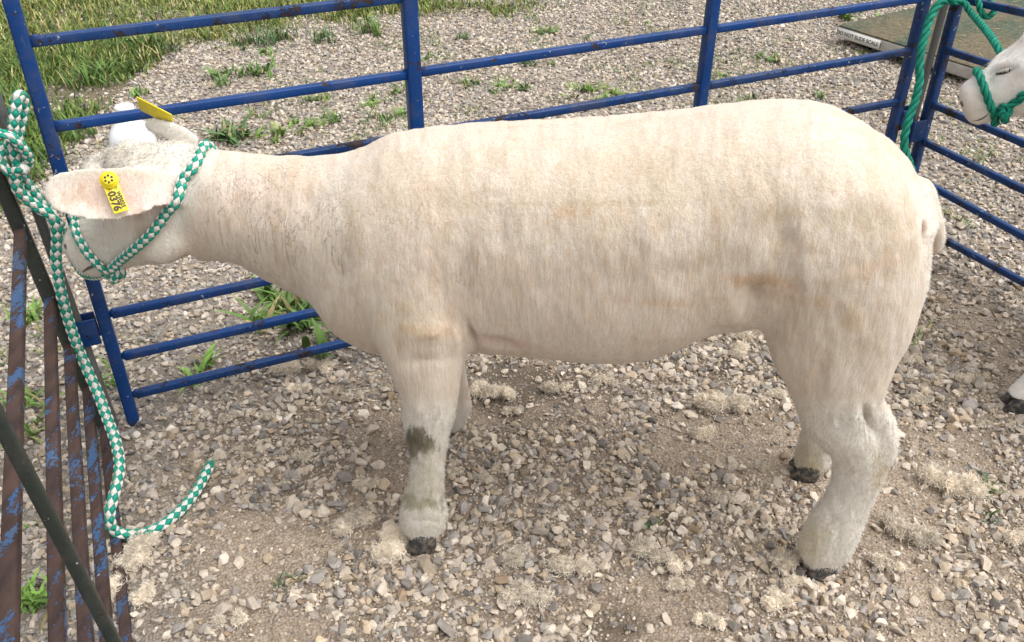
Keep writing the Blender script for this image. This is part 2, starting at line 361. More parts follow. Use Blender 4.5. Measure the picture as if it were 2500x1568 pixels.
# ------------------------------------------------------------------ grass & weeds
def blades(P, h, w_, bend, az, col, seg=3, tipcol=None):
    """many blades at once; all arrays length n"""
    n = len(h); t = np.linspace(0, 1, seg+1)
    dirv = np.stack([np.cos(az), np.sin(az), np.zeros(n)], 1); side = np.stack([-np.sin(az), np.cos(az), np.zeros(n)], 1)
    V = []; C = []
    for k, tt in enumerate(t):
        c = P+dirv*(bend*h*tt**1.8)[:, None]+EZ*(h*(tt-.35*bend*tt**2.2))[:, None]
        ww = w_*(1-tt**1.6)*(.6+.8*min(1, tt*3)) if k < seg else w_*0
        V += [c-side*ww[:, None]/2, c+side*ww[:, None]/2]; cc = col if tipcol is None else col*(1-tt)+tipcol*tt; C += [cc, cc]
    V = np.stack(V, 1); C = np.stack(C, 1)
    F = [[2*k, 2*k+1, 2*k+3, 2*k+2] for k in range(seg)]
    FF = (np.array(F)[None]+(np.arange(n)*2*(seg+1))[:, None, None]).reshape(-1, 4)
    return V.reshape(-1, 3), FF, C.reshape(-1, 3)
GREEN = np.array([[.10, .17, .030], [.14, .22, .04], [.07, .13, .032], [.22, .25, .06], [.33, .31, .09], [.58, .50, .27]])
n0 = 420000
x = rng.uniform(-4.2, 2.4, n0); y = rng.uniform(1.6, 7.2, n0); p = grassy(x, y); cl = fbm(x*2.5+9, y*2.5, 3, 1)
ok = (rng.random(n0) < p*p*np.clip(.2+2.6*(cl-.36)+.5*np.clip((y-3.3)/.8, 0, 1), .03, 1)) & (np.abs(x) < .56*y+.9); x, y, cl, p = x[ok], y[ok], cl[ok], p[ok]
n_ = len(x); yel = np.clip((y-3.3)/1.0, 0, 1)*.62*(.5+fbm(x*2+3, y*2, 2, 2))+.12*rng.random(n_)
ci = np.where(rng.random(n_) < yel*.75, rng.choice([3, 4, 5], n_, p=[.6, .25, .15]), rng.choice([0, 1, 2], n_))
col = GREEN[ci]*rng.uniform(.7, 1.25, (n_, 1))
h = rng.uniform(.02, .07, n_)*(.55+.9*cl)*(.5+.6*p)
V, F, C = blades(np.stack([x, y, terrain(x, y)-.004], 1), h, rng.uniform(.003, .0075, n_), rng.uniform(.1, 1.1, n_), rng.uniform(0, 6.3, n_), col)
# thin sprigs starting between the stones beyond the fence
x = rng.uniform(-3.6, 3.4, 260000); y = rng.uniform(1.6, 6.6, 260000); ok = (fbm(x*6+3, y*6, 3, 0) > .60) & (fbm(x*1.3, y*1.3+7, 2, 1)+.12*(x < 0) > .5) & (pen_xy(x, y)[1] > .12) & (rng.random(len(x)) < .30); x, y = x[ok], y[ok]; m_ = len(x)
c2 = GREEN[rng.choice([0, 1, 2, 3], m_)]*rng.uniform(.8, 1.3, (m_, 1))
V2_, F2_, C2_ = blades(np.stack([x, y, terrain(x, y)], 1), rng.uniform(.012, .035, m_), rng.uniform(.002, .0045, m_), rng.uniform(.3, 1.3, m_), rng.uniform(0, 6.3, m_), c2)
F = np.concatenate([F, F2_+len(V)]); V = np.concatenate([V, V2_]); C = np.concatenate([C, C2_]); print('sprigs', m_)
go = obj('grass', V, F, M_GRASS, None, True, col=C, origin=(0, 0, 0)); tag(go, 'green and straw coloured grass bank beyond the fence', kind='stuff')
print('blades', n_)
def leaf_plant(P, size, nl, upright, colr, wide=.16, name='weed', label='', group=None, cat='weed', rs=0, spread=.25):
    r = np.random.default_rng(rs); P = gz(P)
    ctr = r.normal(0, size*(.25+.45*(1-upright)), (3+nl//14, 2)); ctr[0] = 0; base = P[None]+np.c_[ctr[r.integers(0, len(ctr), nl)]+r.normal(0, size*spread*.6, (nl, 2)), np.zeros(nl)]
    h = size*np.clip(np.exp(r.normal(-.4, .33, nl)), .2, 1.15); bend = r.uniform(.3, 1.5, nl)*(1.3-upright)
    col = np.where(r.random((nl, 1)) < .13, np.array([[.30, .25, .11]]), np.array(colr))*r.uniform(.6, 1.35, (nl, 1)); V, F, C = blades(base, h, h*wide*r.uniform(.7, 1.3, nl), bend, r.uniform(0, 6.3, nl), col*.8, 4, col*1.2)
    # curl leaf blades out of plane so they are not flat cards
    o = obj(name, V, F, M_GRASS, None, True, col=C, origin=P); tag(o, label, cat, group); return o
DG, LG, MG = (.075, .145, .045), (.15, .27, .05), (.11, .20, .045)
WG = 'weeds growing through the gravel'
WEEDS = [  # Dx,Dy,size,leaves,upright,colour,wide,label
 (575, 108, .085, 60, .8, DG, .06, 'dark grass tuft left of its larger neighbour, between the top two rails'),
 (650, 100, .095, 90, .7, DG, .06, 'widest dark grass tuft on open gravel below the top rail'),
 (760, 97, .08, 60, .7, DG, .06, 'third dark grass tuft, nearest the grass edge and the wide post'),
 (880, 75, .10, 80, .7, MG, .06, 'grass clump at the grass edge just left of the wide blue post'),
 (300, 120, .13, 120, .7, MG, .07, 'tall bright grass clump at the end of the grass bank'),
 (360, 130, .09, 80, .4, DG, .08, 'dark spreading clump right of the tall bright grass clump'),
 (622, 128, .05, 22, .6, LG, .14, 'small bright weed under the two dark grass tufts'),
 (535, 188, .07, 55, .5, MG, .10, 'broad low weed mat above the second rail, left one'),
 (605, 183, .07, 36, .7, MG, .12, 'upright weed beside the broad low weed mat above the second rail'),
 (330, 222, .06, 35, .4, LG, .10, 'bright low weed just above the white bottle and second rail'),
 (748, 240, .045, 30, .6, LG, .14, 'little bushy weed nearest under the rusty spot of the second rail'),
 (872, 250, .045, 28, .5, LG, .14, 'round bright weed below the second rail near the wide post'),
 (945, 218, .05, 18, .9, LG, .12, 'thin upright weed touching the left side of the wide post'),
 (655, 325, .062, 34, .8, LG, .15, 'bright leafy weed alone above the sheep neck'),
 (738, 305, .05, 30, .6, LG, .13, 'bushy weed right of the leafy weed above the sheep neck'),
 (698, 290, .04, 22, .5, MG, .13, 'low weed between the two brighter weeds above the neck'),
 (535, 325, .085, 60, .4, DG, .13, 'dark sprawling weed just behind the halter rope and poll'),
 (790, 290, .06, 40, .3, MG, .07, 'spreading grassy weed over the sheep neck'),
 (905, 285, .075, 36, .6, MG, .06, 'wispy grassy weed just left of the wide post foot in view'),
 (940, 268, .04, 24, .6, LG, .14, 'small bright weed against the wide post'),
 (600, 278, .05, 18, .9, MG, .10, 'thin pale weed between sheep ear and second rail end'),
 (1270, 80, .05, 36, .4, MG, .16, 'round clover like weed beyond the fence, alone on pale gravel'),
 (1095, 95, .05, 30, .4, DG, .1, 'dark low weed right of the wide post near the second rail'),
 (1100, 200, .055, 30, .5, MG, .1, 'weed above the third rail just right of the wide post'),
 (1190, 210, .05, 28, .5, LG, .12, 'weed in the middle of the bay above the sheep shoulder'),
 (1240, 205, .05, 24, .6, MG, .12, 'weed second in the row above the sheep back'),
 (1378, 215, .055, 40, .5, LG, .14, 'broad bright weed just over the third rail and sheep back'),
 (1440, 222, .05, 26, .6, LG, .14, 'weed right of the broad bright weed over the sheep back'),
 (1415, 240, .045, 26, .5, LG, .14, 'small weed touching the third rail over the sheep back'),
 (1242, 155, .05, 30, .3, DG, .12, 'flat dark weed under the rusty middle of the second rail'),
 (1300, 155, .035, 16, .5, MG, .12, 'tiny weed under the second rail right of a flat dark weed'),
 (1678, 160, .06, 14, .9, MG, .14, 'tall thin weed just right of the second blue post'),
 (1690, 180, .04, 14, .8, LG, .14, 'tiny bright weed at the right of the second blue post'),
 (1755, 240, .05, 16, .9, MG, .12, 'two leaved upright weed behind the sheep rump'),
 (1930, 235, .05, 18, .9, MG, .14, 'thin upright weed over the highest part of the sheep rump'),
 (1995, 42, .09, 22, .7, LG, .18, 'large leaved weed at the corner of the scale platform'),
 (1810, 150, .05, 14, .2, MG, .2, 'flat broad leaf weed left of the scale platform'),
 (730, 760, .10, 90, .5, MG, .13, 'big leafy weed behind the lower rails in front of the sheep chest'),
 (680, 735, .09, 14, .7, LG, .10, 'pale tall stemmed weed leaning through the lower rails'),
 (485, 865, .05, 16, .5, LG, .18, 'bright little weed between the two lowest blue rails'),
 (268, 910, .05, 12, .9, LG, .15, 'slim weed at the inside of the blue corner post'),
 (85, 755, .07, 30, .8, LG, .10, 'bright grass tuft between the first and second rusty rails'),
 (75, 955, .06, 24, .7, LG, .10, 'grass tuft low between the first two rusty rails, middle one'),
 (75, 1030, .05, 34, .5, LG, .13, 'bushy weed behind the rusty rails above the dark diagonal bar'),
 (75, 1440, .05, 40, .6, LG, .16, 'leafy weed at the very bottom between the rusty rails'),
 (130, 1230, .03, 18, .5, LG, .14, 'small weed behind the dark diagonal bar'),
 (690, 1358, .025, 16, .2, DG, .1, 'dark flat seedling lying on the dirt inside the pen'),
 (1530, 1245, .022, 14, .2, DG, .1, 'dark seedling in the damp patch under the belly'),
 (2148, 790, .05, 10, .8, LG, .08, 'short grass blades in the wool tuft behind the near hind leg'),
 (2310, 385, .06, 14, .5, MG, .08, 'thin grass between the lower rails of the right hand panel'),
 (2320, 1185, .04, 24, .3, DG, .1, 'dark sprig beside the large pale wool tuft'),
 (2255, 520, .05, 18, .3, LG, .08, 'yellowish grass sprig just right of the tail between two rails'),
 (1530, 60, .04, 14, .5, MG, .12, 'small weed on the far gravel between the two top rails'),
 (1000, 145, .05, 20, .4, MG, .08, 'grass sprig right of the wide post under the second rail'),
 (1380, 90, .04, 14, .4, DG, .1, 'dark sprig beyond the second rail in the middle bay'),
 (1245, 45, .05, 24, .6, MG, .08, 'grass sprig just in front of the far grass bank'),
 (220, 195, .11, 90, .7, MG, .07, 'leafy grass clump close to the leaning blue corner post'),
 (180, 330, .07, 40, .5, MG, .08, 'grass clump left of the white bottle beneath the second rail'),
]
for i, (dx, dy, sz, nl, up, c, wd, lb) in enumerate(WEEDS):
    leaf_plant(gD(dx, dy), sz*(1.0 if wd < .09 else .95), int(nl*1.7), up*(.8 if wd < .09 else .45), c, wd*(1 if wd < .09 else 1.25), label=lb, group=WG, rs=100+i, name='grass_tuft' if wd < .09 else 'weed', cat='grass tuft' if wd < .09 else 'weed')
# ------------------------------------------------------------------ fence panels
F0 = ground(322, 1030)
def back(x, y): return hit(x, y, F0, EY)
def at_h(t, z): return np.array([*(F0+EX*t)[:2], z])
RAILZ = [.834, .682, .549, .4125, .280, .1735, .0715]
fp = empty('fence_panel', F0, 'blue painted steel panel of seven rails behind the sheep, with three upright posts in view', 'livestock panel', 'portable livestock panels of the pen')
PW_, RW = .0255, .0178
sqtube(at_h(.004, -.01), at_h(.020, .97), PW_, up=EY).build('post', M_BLUE, fp)
sqtube(at_h(2.046, -.01), at_h(2.054, .97), PW_, up=EY).build('post', M_BLUE2, fp)
sqtube(at_h(.690, .0), at_h(.704, .97), .030, up=EY).build('post', M_BLUE, fp)
sqtube(at_h(1.398, .0), at_h(1.418, .97), .0265, up=EY).build('post', M_BLUE, fp)
RAILPIX = {0: ((57, 100), (980, -2)), 1: ((117, 322), (2209, -3)), 2: (None, (2227, 119)), 3: (None, (2193, 249)), 4: ((247, 769), (603, 695)), 5: ((281, 874), (700, 777)), 6: ((313, 965), (700, 872))}
for i, z in enumerate(RAILZ):
    m = MB(); xs = [.012+.0006*z/.1, .697, 1.408, 2.050]
    for k in range(3):
        z0 = z + (.0015 if k == 1 else 0)
        sqtube(at_h(xs[k]+.012, z0)-EY*.001, at_h(xs[k+1]-.012, z0)-EY*.001, RW, mb=m)
    m.build('rail', M_BLUE if i in (1, 4, 5) else M_BLUE2, fp)
def weld(mb, P, r=.011):
    bm = bmesh.new(); bmesh.ops.create_icosphere(bm, subdivisions=2, radius=r); V = np.array([v.co[:] for v in bm.verts]); F = [[v.index for v in f.verts] for f in bm.faces]; bm.free()
    V = V*(1+.25*vn(V[:, :1]*300, V[:, 1:2]*300+V[:, 2:]*200)); mb.add(V*[1.0, 1.0, 1.15]+P, F)
for z in RAILZ:
    for q in (at_h(.0255+.017*z, z), at_h(2.034, z)):
        m = MB(); weld(m, q, .0088); m.build('weld', M_BLUE, fp)
def loop_bracket(P, d, parent, mtl, L=.052, W=.030, Hh=.060):
    """flat steel loop standing out from a post: P on post, d outward"""
    s = nrm(np.cross(EZ, d)); m = MB(); t = .004
    box(m, P+d*L/2+s*(W/2), (d, s, EZ), (L, t, Hh), .001); box(m, P+d*L/2-s*(W/2), (d, s, EZ), (L, t, Hh), .001)
    box(m, P+d*(L+t/2-.0005), (d, s, EZ), (t, W+t+.002, Hh-.002), .001)
    m.build('pin_loop', mtl, parent)
loop_bracket(at_h(-.007, .255), -EX, fp, M_BLUE)
loop_bracket(at_h(2.058, .36), EX, fp, M_BLUE2, L=.05, W=.028, Hh=.055)
# left, rusty panel leaning outward a little
PF = ground(262, 1058)
Qt = hit(33, 520, PF, EY); UPL = nrm(Qt-PF); NL = nrm(np.cross(EY, UPL))
def lft(x, y): return hit(x, y, PF, NL)
lp = empty('rusty_fence_panel', PF, 'rusted panel with flaking light blue paint, its rails running toward the camera at left', 'livestock panel', 'portable livestock panels of the pen')
tp = PF+UPL*.86
sqtube(PF-UPL*.01, tp, .026, up=EY).build('post', M_BAR, lp, )
LP = [((51, 556), (20, 1561)), ((121, 706), (141, 1561)), ((168, 832), (210, 1561)), ((213, 935), (261, 1561)), ((251, 1010), (310, 1561))]
ends = []
for a, b in LP:
    A_, B_ = lft(*a), lft(*b); d = nrm(B_-A_); E_ = A_+d*2.02; ends.append(E_)
    sqtube(A_+d*.012, E_, .0192, up=UPL).build('rail', M_RUST, lp)
    print('rusty rail z', A_[2], B_[2], E_)
for zz in (1, 2):
    A_ = lft(51, 556)+UPL*.135*zz; sqtube(A_-EY*.012, A_-EY*2.02, .0205, up=UPL).build('rail', M_RUST, lp)
e0 = PF-EY*2.03+np.array([0, 0, 0.]); sqtube(e0, e0+UPL*.86, .026, up=EY).build('post', M_RUST, lp)
# dark bar crossing the rusty rails
Pb = PF+NL*(.05 if np.dot(NL, CAM-PF) > 0 else -.05)
b0, b1 = hit(-60, 915, Pb, NL), hit(268, 1545, Pb, NL); d = nrm(b1-b0)
tt = (b1[2]-.01)/max(1e-3, -d[2]); b2 = b1+d*min(tt, 1.2)
print('bar', b0, b1, b2)
br = sqtube(b0-d*.35, b2, .0155, up=NL).build('steel_bar', M_BAR); tag(br, 'dark greenish steel bar slanting across the rusty rails at lower left', 'steel bar')
# right panel
RC = at_h(2.14, 0)-EY*.02
def rgt(x, y): return hit(x, y, RC, EX)
rp = empty('right_fence_panel', RC, 'blue panel with five rails in view behind the second sheep, at the right edge', 'livestock panel', 'portable livestock panels of the pen')
rp.name = 'side_fence_panel'; ORG['side_fence_panel'] = RC
sqtube(RC-EZ*.01, RC+EZ*.97+EX*.006, PW_, up=EX).build('post', M_BLUE2, rp)
for z, (a, b) in zip(RAILZ[1:], [((2375, 4), (2500, 31)), ((2312, 123), (2405, 153)), ((2271, 253), (2500, 350)), ((2247, 342), (2500, 464)), ((2282, 459), (2500, 578)), ((2307, 586), (2500, 690))]):
    A_, B_ = rgt(*a), rgt(*b); d = nrm(B_-A_); A0 = A_+d*((np.dot(RC-A_, -EY)+.013)/np.dot(d, -EY))
    sqtube(A0, A0+d*2.0, RW*.97).build('rail', M_BLUE2, rp)
A0 = RC+EZ*RAILZ[0]-EY*.013; sqtube(A0, A0-EY*2, RW).build('rail', M_BLUE2, rp)
sqtube(RC-EY*2.02, RC-EY*2.02+EZ*.9, PW_, up=EX).build('post', M_BLUE2, rp)
loop_bracket(RC-EX*.012+EZ*.33, -EX, rp, M_BLUE2, L=.04)
def rod(a, b, r, mtl, name, label, cat):
    P, _ = resample(np.array([a, b]), .03); T, U, W = frames(P); th = np.linspace(0, 2*np.pi, 12, endpoint=False)
    R = P[:, None]+r*(U[:, None]*np.cos(th)[None, :, None]+W[:, None]*np.sin(th)[None, :, None]); V, F = rings(R)
    o = obj(name, V, F, mtl); tag(o, label, cat); return o
pl_ = F0-EX*.035-EY*.0
r0 = hit(228, 897, pl_, EY); r1 = hit(5, 277, pl_, EY); d = nrm(r1-r0); r0 = r0-d*(r0[2]+.03)/d[2]
rod(r0, r0+d*1.0, .0095, M_ROD, 'hinge_pin', 'grey weathered steel pin dropped through the corner loops at left', 'hinge pin')
pr = at_h(2.095, 0)-EY*.01
r0 = hit(2220, 336, pr, EY); r1 = hit(2306, 9, pr, EY); d = nrm(r1-r0); r0r = r0-d*(r0[2]+.03)/d[2]; ROD_R = (r0r, d)
rod(r0r, r0r+d*1.0, .0095, M_ROD, 'hinge_pin', 'grey steel pin between the two right hand corner posts beside the green rope', 'hinge pin')
# ------------------------------------------------------------------ scale platform
ZT = .085
A_ = ground(2046, 62, ZT); B_ = ground(2378, 166, ZT); C_ = ground(2298, 1, ZT); e1 = nrm(B_-A_); e2 = nrm(np.cross(EZ, e1)); print('angle', np.dot(nrm(C_-A_), e1))
if np.dot(e2, C_-A_) < 0: e2 = -e2
L1_, L2_ = 2.1, 1.25
scp = empty('scale_platform', np.array([*(A_+e1*L1_/2+e2*L2_/2)[:2], 0]), 'low steel weighing platform with a worn green mat beyond the fence', 'weighing scale')
M_ALU = mat('galvanised_frame', (.42, .40, .38), .5, .35); n = N(M_ALU); n.link(n.ramp(n.noise(n.coord(), 25, 5), [(.3, (.33, .31, .29)), (.7, (.50, .48, .45))]), n.b.inputs['Base Color'])
M_MAT = mat('dirty_green_mat', rough=.95); n = N(M_MAT); co = n.coord()
c = n.mix(n.ramp(n.noise(co, 3.2, 5, .6, .4), [(.40, 0.), (.56, 1.)]), (.02, .06, .04), (.115, .095, .055))
c = n.mix(n.ramp(n.noise(n.coord((1, 2.5, 1)), 70, 6, .75, 1.5), [(.5, 0.), (.6, .8)]), c, (.30, .24, .15)); c = n.mix(n.ramp(n.noise(n.coord((1, 2, 1)), 40, 5, .7, 1), [(.52, 0.), (.6, .8)]), c, (.02, .035, .02)); n.link(c, n.b.inputs['Base Color']); n.bump(n.noise(co, 120, 5), .006, .8)
cc = A_+e1*L1_/2+e2*L2_/2
m = MB(); box(m, cc-EZ*.028, (e1, e2, EZ), (L1_, L2_, .045), .003); m.build('frame', M_ALU, scp)
m = MB(); box(m, cc-EZ*.0015, (e1, e2, EZ), (L1_-.006, L2_-.006, .008), .002); m.build('rubber_mat', M_MAT, scp)
for i in (0, 1):
    for j in (0, 1):
        m = MB(); q = A_+e1*(.1+i*(L1_-.2))+e2*(.1+j*(L2_-.2)); box(m, np.array([q[0], q[1], .018]), (e1, e2, EZ), (.09, .09, .034), .004); m.build('foot', M_BAR, scp)
def text_mesh(body, size, P, xdir, ydir, mtl, name, parent, bold=.0, extrude=.0004):
    cu = bpy.data.curves.new('t', 'FONT'); cu.body = body; cu.size = size; cu.extrude = extrude; cu.offset = bold; cu.align_x = 'CENTER'; cu.align_y = 'CENTER'; cu.resolution_u = 3
    o = bpy.data.objects.new('t', cu); COL.objects.link(o); dg = bpy.context.evaluated_depsgraph_get(); me = o.evaluated_get(dg).to_mesh()
    V = np.array([v.co[:] for v in me.vertices]); F = [list(p.vertices) for p in me.polygons]; bpy.data.objects.remove(o); 
    xd, yd = nrm(xdir), nrm(ydir); zd = np.cross(xd, yd); W = P+V[:, :1]*xd+V[:, 1:2]*yd+V[:, 2:]*zd
    return obj(name, W, F, mtl, parent, False)
M_LBL = mat('white_label', (.75, .75, .72), .5)
m = MB(); lc = A_+e1*.125-e2*.0015-EZ*.028; box(m, lc, (e1, e2, EZ), (.235, .002, .04), 0); lbl = m.build('label_sticker', M_LBL, scp)
text_mesh('DO NOT SLIDE SCALE !', .0235, lc-e2*.0013, e1, EZ, M_INK, 'lettering', lbl, .0003)
# straw bits on the mat
m = MB()
for i in range(90):
    a = cc+e1*rng.uniform(-.95, .95)+e2*rng.uniform(-.55, .55)+EZ*.004; th = rng.uniform(0, 6.3); l = rng.uniform(.01, .05)
    sqtube(a, a+l*np.array([math.cos(th), math.sin(th), .05]), .0025, .0015, mb=m)
M_STRAW = mat('straw', (.5, .4, .22), .8); sto = m.build('straw', M_STRAW); tag(sto, 'scattered straw bits lying on the green scale mat', kind='stuff')
# ------------------------------------------------------------------ white jug
M_JUG = mat('white_plastic', (.80, .81, .84), .35)
def sup(c, ux, uy, a, b, p=2.0, m=32):
    th = np.linspace(0, 2*np.pi, m, endpoint=False); x = np.sign(np.cos(th))*np.abs(np.cos(th))**(2/p); y = np.sign(np.sin(th))*np.abs(np.sin(th))**(2/p)
    return c+np.outer(a*x, ux)+np.outer(b*y, uy)
jt = ground(303, 262, .285); jc = np.array([jt[0], jt[1], float(terrain(jt[0], jt[1]))])
jg = empty('plastic_jug', jc, 'white plastic jug with white cap standing behind the second rail', 'jug')
prof = [(.0, .055, 3), (.004, .066, 3), (.02, .069, 3.2), (.10, .0695, 3.2), (.17, .069, 3.0), (.195, .066, 2.8), (.215, .056, 2.5), (.232, .040, 2.2), (.245, .029, 2), (.252, .0255, 2), (.262, .025, 2)]
V, F = rings(np.array([sup(jc+EZ*z, nrm([1, .3, 0]), nrm([-.3, 1, 0]), a, a*.9 if z < .2 else a, p) for z, a, p in prof])); obj('bottle', V, F, M_JUG, jg)
V, F = rings(np.array([sup(jc+EZ*z, EX, EY, a, a, 2, 40) for z, a in ((.2615, .027), (.263, .0285), (.283, .0285), (.2865, .027), (.287, .02))])); obj('cap', V, F, M_JUG, jg)
# ------------------------------------------------------------------ sheep
O = np.array([.21, 1.284, 0]); AX = nrm([.713, -.114, 0]); LT = np.array([AX[1], -AX[0], 0])   # LT points at the camera side
def sag(dx, dy, lat=0.0): return hit(dx*K, dy*K, O+LT*lat, LT)
TOP = np.array([(440, 352), (480, 347), (520, 351), (600, 362), (700, 370), (780, 366), (850, 345), (900, 325), (960, 305), (1050, 293), (1200, 285), (1400, 275), (1550, 262), (1650, 250), (1750, 241), (1850, 232), (1900, 232), (1950, 243), (2000, 262), (2060, 300), (2100, 335), (2150, 388), (2185, 440), (2200, 490), (2212, 560)], float)
BOT = np.array([(440, 622), (500, 615), (560, 625), (610, 655), (680, 690), (740, 722), (770, 775), (830, 812), (880, 840), (1000, 850), (1100, 834), (1200, 835), (1300, 848), (1400, 856), (1500, 856), (1560, 846), (1620, 822), (1680, 788), (1750, 775), (1850, 770), (1950, 765), (2050, 760), (2100, 750), (2150, 660), (2185, 560), (2200, 535), (2212, 562)], float)
def fit_section(dx, b, p):
    yt, yb = np.interp(dx, TOP[:, 0], TOP[:, 1]), np.interp(dx, BOT[:, 0], BOT[:, 1])
    P = sag(dx, (yt+yb)/2); s = np.dot(P-O, AX); zc = P[2]; a = (yb-yt)/2*K*depth(P)/FPX
    def res(v):
        R = projD(sup(O+AX*s+EZ*v[0], LT, EZ, b, v[1], p, 48))
        return np.array([(R[:, 1]-np.interp(R[:, 0], TOP[:, 0], TOP[:, 1])).min(), (R[:, 1]-np.interp(R[:, 0], BOT[:, 0], BOT[:, 1])).max()])
    v = np.array([zc, a])
    for _ in range(8):
        r = res(v); J = np.array([(res(v+np.eye(2)[i]*1e-4)-r)/1e-4 for i in range(2)]).T
        v = v-np.linalg.lstsq(J, r, rcond=None)[0]; v[1] = max(v[1], .01)
    return s, v[0], v[1]
def torso_rings(stn):
    R = []
    for dx, b, p in stn:
        s, zc, a = fit_section(dx, b, p)
        R.append(sup(O+AX*s+EZ*zc, LT, EZ, b, a, p, 48))
    return np.array(R)
def loft(R):
    """catmull between rings for smoothness"""
    n, m = R.shape[:2]; Q = catmull(R.reshape(n, -1), 5).reshape(-1, m, 3); return rings(Q)
STN = [(455, .066, 2), (500, .070, 2), (560, .074, 2), (620, .080, 2), (680, .090, 2), (740, .105, 2.05), (800, .125, 2.1), (860, .142, 2.15), (930, .155, 2.2), (1020, .160, 2.25), (1120, .158, 2.3), (1250, .165, 2.35), (1400, .172, 2.4), (1550, .172, 2.4), (1680, .165, 2.4), (1800, .165, 2.4), (1900, .168, 2.35), (1980, .163, 2.3), (2060, .148, 2.2), (2120, .125, 2.1), (2165, .095, 2), (2195, .05, 2)]
def limb(sec, lat0=None):
    """sec: (xl, xr, y, lat, rl) in photo units; tapered ellipse loft"""
    C = [sag((a+b)/2, y, lat) for a, b, y, lat, rl in sec]; C = np.array(C); T = np.gradient(C, axis=0)
    R = []
    for c, t, (a, b, y, lat, rl) in zip(C, T, sec):
        t = nrm(t); u = nrm(AX-np.dot(AX, t)*t); v = np.cross(t, u); rs = (b-a)/2*K*depth(c)/FPX
        R.append(sup(c, u, v, rs, rl, 2.1, 24))
    return loft(np.array(R))
def ball(c, r, ax=(AX, LT, EZ)):
    bm = bmesh.new(); bmesh.ops.create_icosphere(bm, subdivisions=3, radius=1); V = np.array([v.co[:] for v in bm.verts]); F = [[v.index for v in f.verts] for f in bm.faces]; bm.free()
    return np.asarray(c)+V[:, :1]*r[0]*ax[0]+V[:, 1:2]*r[1]*ax[1]+V[:, 2:]*r[2]*ax[2], F
def head_parts(mb, Po, h, up, sc=1.0, hl=1.0, th=1.0):
    """sheep head: Po = occiput centre, h = nose direction, up = skull normal"""
    h = nrm(h); up = nrm(up-np.dot(up, h)*h); l = np.cross(h, up)
    #  t, offset up, half height, half width, p
    S = [(-.05, -.008, .062, .058, 2), (-.01, -.006, .078, .068, 2), (.03, -.012, .088, .072, 2.1), (.07, -.016, .088, .072, 2.2), (.11, -.019, .080, .066, 2.2), (.15, -.020, .067, .054, 2.2),
         (.19, -.022, .058, .046, 2.3), (.225, -.024, .053, .043, 2.3), (.25, -.026, .049, .041, 2.4), (.268, -.028, .040, .035, 2.3), (.278, -.029, .022, .020, 2)]
    R = np.array([sup(Po+h*t*sc*hl+up*o*sc, l, up, w_*sc*th, a*sc*th, p, 32) for t, o, a, w_, p in S]); mb.add(*loft(R))
    P = lambda t, s, u: Po+(h*t*hl+l*s*th+up*(u+.02)*th-up*.02)*sc
    ax = (h, l, up)
    for s in (-1, 1):
        mb.add(*ball(P(.095, s*.052, .028), np.array([.030, .018, .020])*sc, ax))       # brow over the eye
        mb.add(*ball(P(.06, s*.048, -.055), np.array([.050, .024, .040])*sc, ax))       # cheek / jaw muscle
        mb.add(*ball(P(.02, s*.055, .035), np.array([.032, .026, .032])*sc, ax))        # ear root
        mb.add(*ball(P(.250, s*.018, -.006), np.array([.018, .016, .016])*sc, ax))      # nostril wing
    mb.add(*ball(P(.245, 0, -.058), np.array([.026, .026, .014])*sc, ax))               # lower lip
    mb.add(*ball(P(.045, 0, .062), np.array([.045, .045, .026])*sc, ax))                # woolly topknot
    return P, ax
def ear_loft(mb, spine, halfw, wdir, thick, cup=.012):
    """leaf-shaped ear: spine pts, half widths, width direction"""
    sp_ = catmull(np.array(spine), 5); hw = catmull(np.array(halfw)[:, None].repeat(2, 1), 5)[:, 0]; T = np.gradient(sp_, axis=0)
    R = []
    for c, t, a in zip(sp_, T, hw):
        t = nrm(t); w1 = nrm(wdir-np.dot(wdir, t)*t); nn = np.cross(t, w1); q = []
        for k in range(20):
            th = 2*np.pi*k/20; u = math.cos(th); q.append(c+w1*a*u+nn*(thick*math.sin(th)*(1-.35*u*u))+nn*(-cup*u*u*a/.045))
        R.append(q)
    V, F = rings(np.array(R)); mb.add(V, F)
def remesh(mb, voxel, iters, keep=None):
    me = mesh_np('tmp', np.concatenate(mb.V), mb.F); o = bpy.data.objects.new('tmp', me); COL.objects.link(o)
    md = o.modifiers.new('r', 'REMESH'); md.mode = 'VOXEL'; md.voxel_size = voxel; md.adaptivity = 0
    ev = o.evaluated_get(bpy.context.evaluated_depsgraph_get()); m2 = ev.to_mesh()
    V = np.empty(len(m2.vertices)*3, np.float32); m2.vertices.foreach_get('co', V); V = V.reshape(-1, 3).astype(float)
    F = np.array([list(p.vertices) for p in m2.polygons if len(p.vertices) == 4]); E_ = np.empty(len(m2.edges)*2, np.int32); m2.edges.foreach_get('vertices', E_); E_ = E_.reshape(-1, 2)
    bpy.data.objects.remove(o)
    deg = np.bincount(E_.ravel(), minlength=len(V))[:, None]
    fac = np.full((len(V), 1), .6) if keep is None else keep(V)[:, None]
    for i in range(iters):
        for s_ in ((1.0,) if i % 3 else (1.0,)):
            A_ = np.stack([np.bincount(E_[:, 0], V[E_[:, 1], k], len(V))+np.bincount(E_[:, 1], V[E_[:, 0], k], len(V)) for k in range(3)], 1)/np.maximum(deg, 1)
            V = V+fac*(A_-V)
    return V, F, E_
def vnormals(V, F):
    nf = np.cross(V[F[:, 2]]-V[F[:, 0]], V[F[:, 3]]-V[F[:, 1]]); Nn = np.zeros_like(V)
    for k in range(4):
        for c in range(3): Nn[:, c] += np.bincount(F[:, k], nf[:, c], len(V))
    return Nn/(np.linalg.norm(Nn, axis=1)[:, None]+1e-12), nf
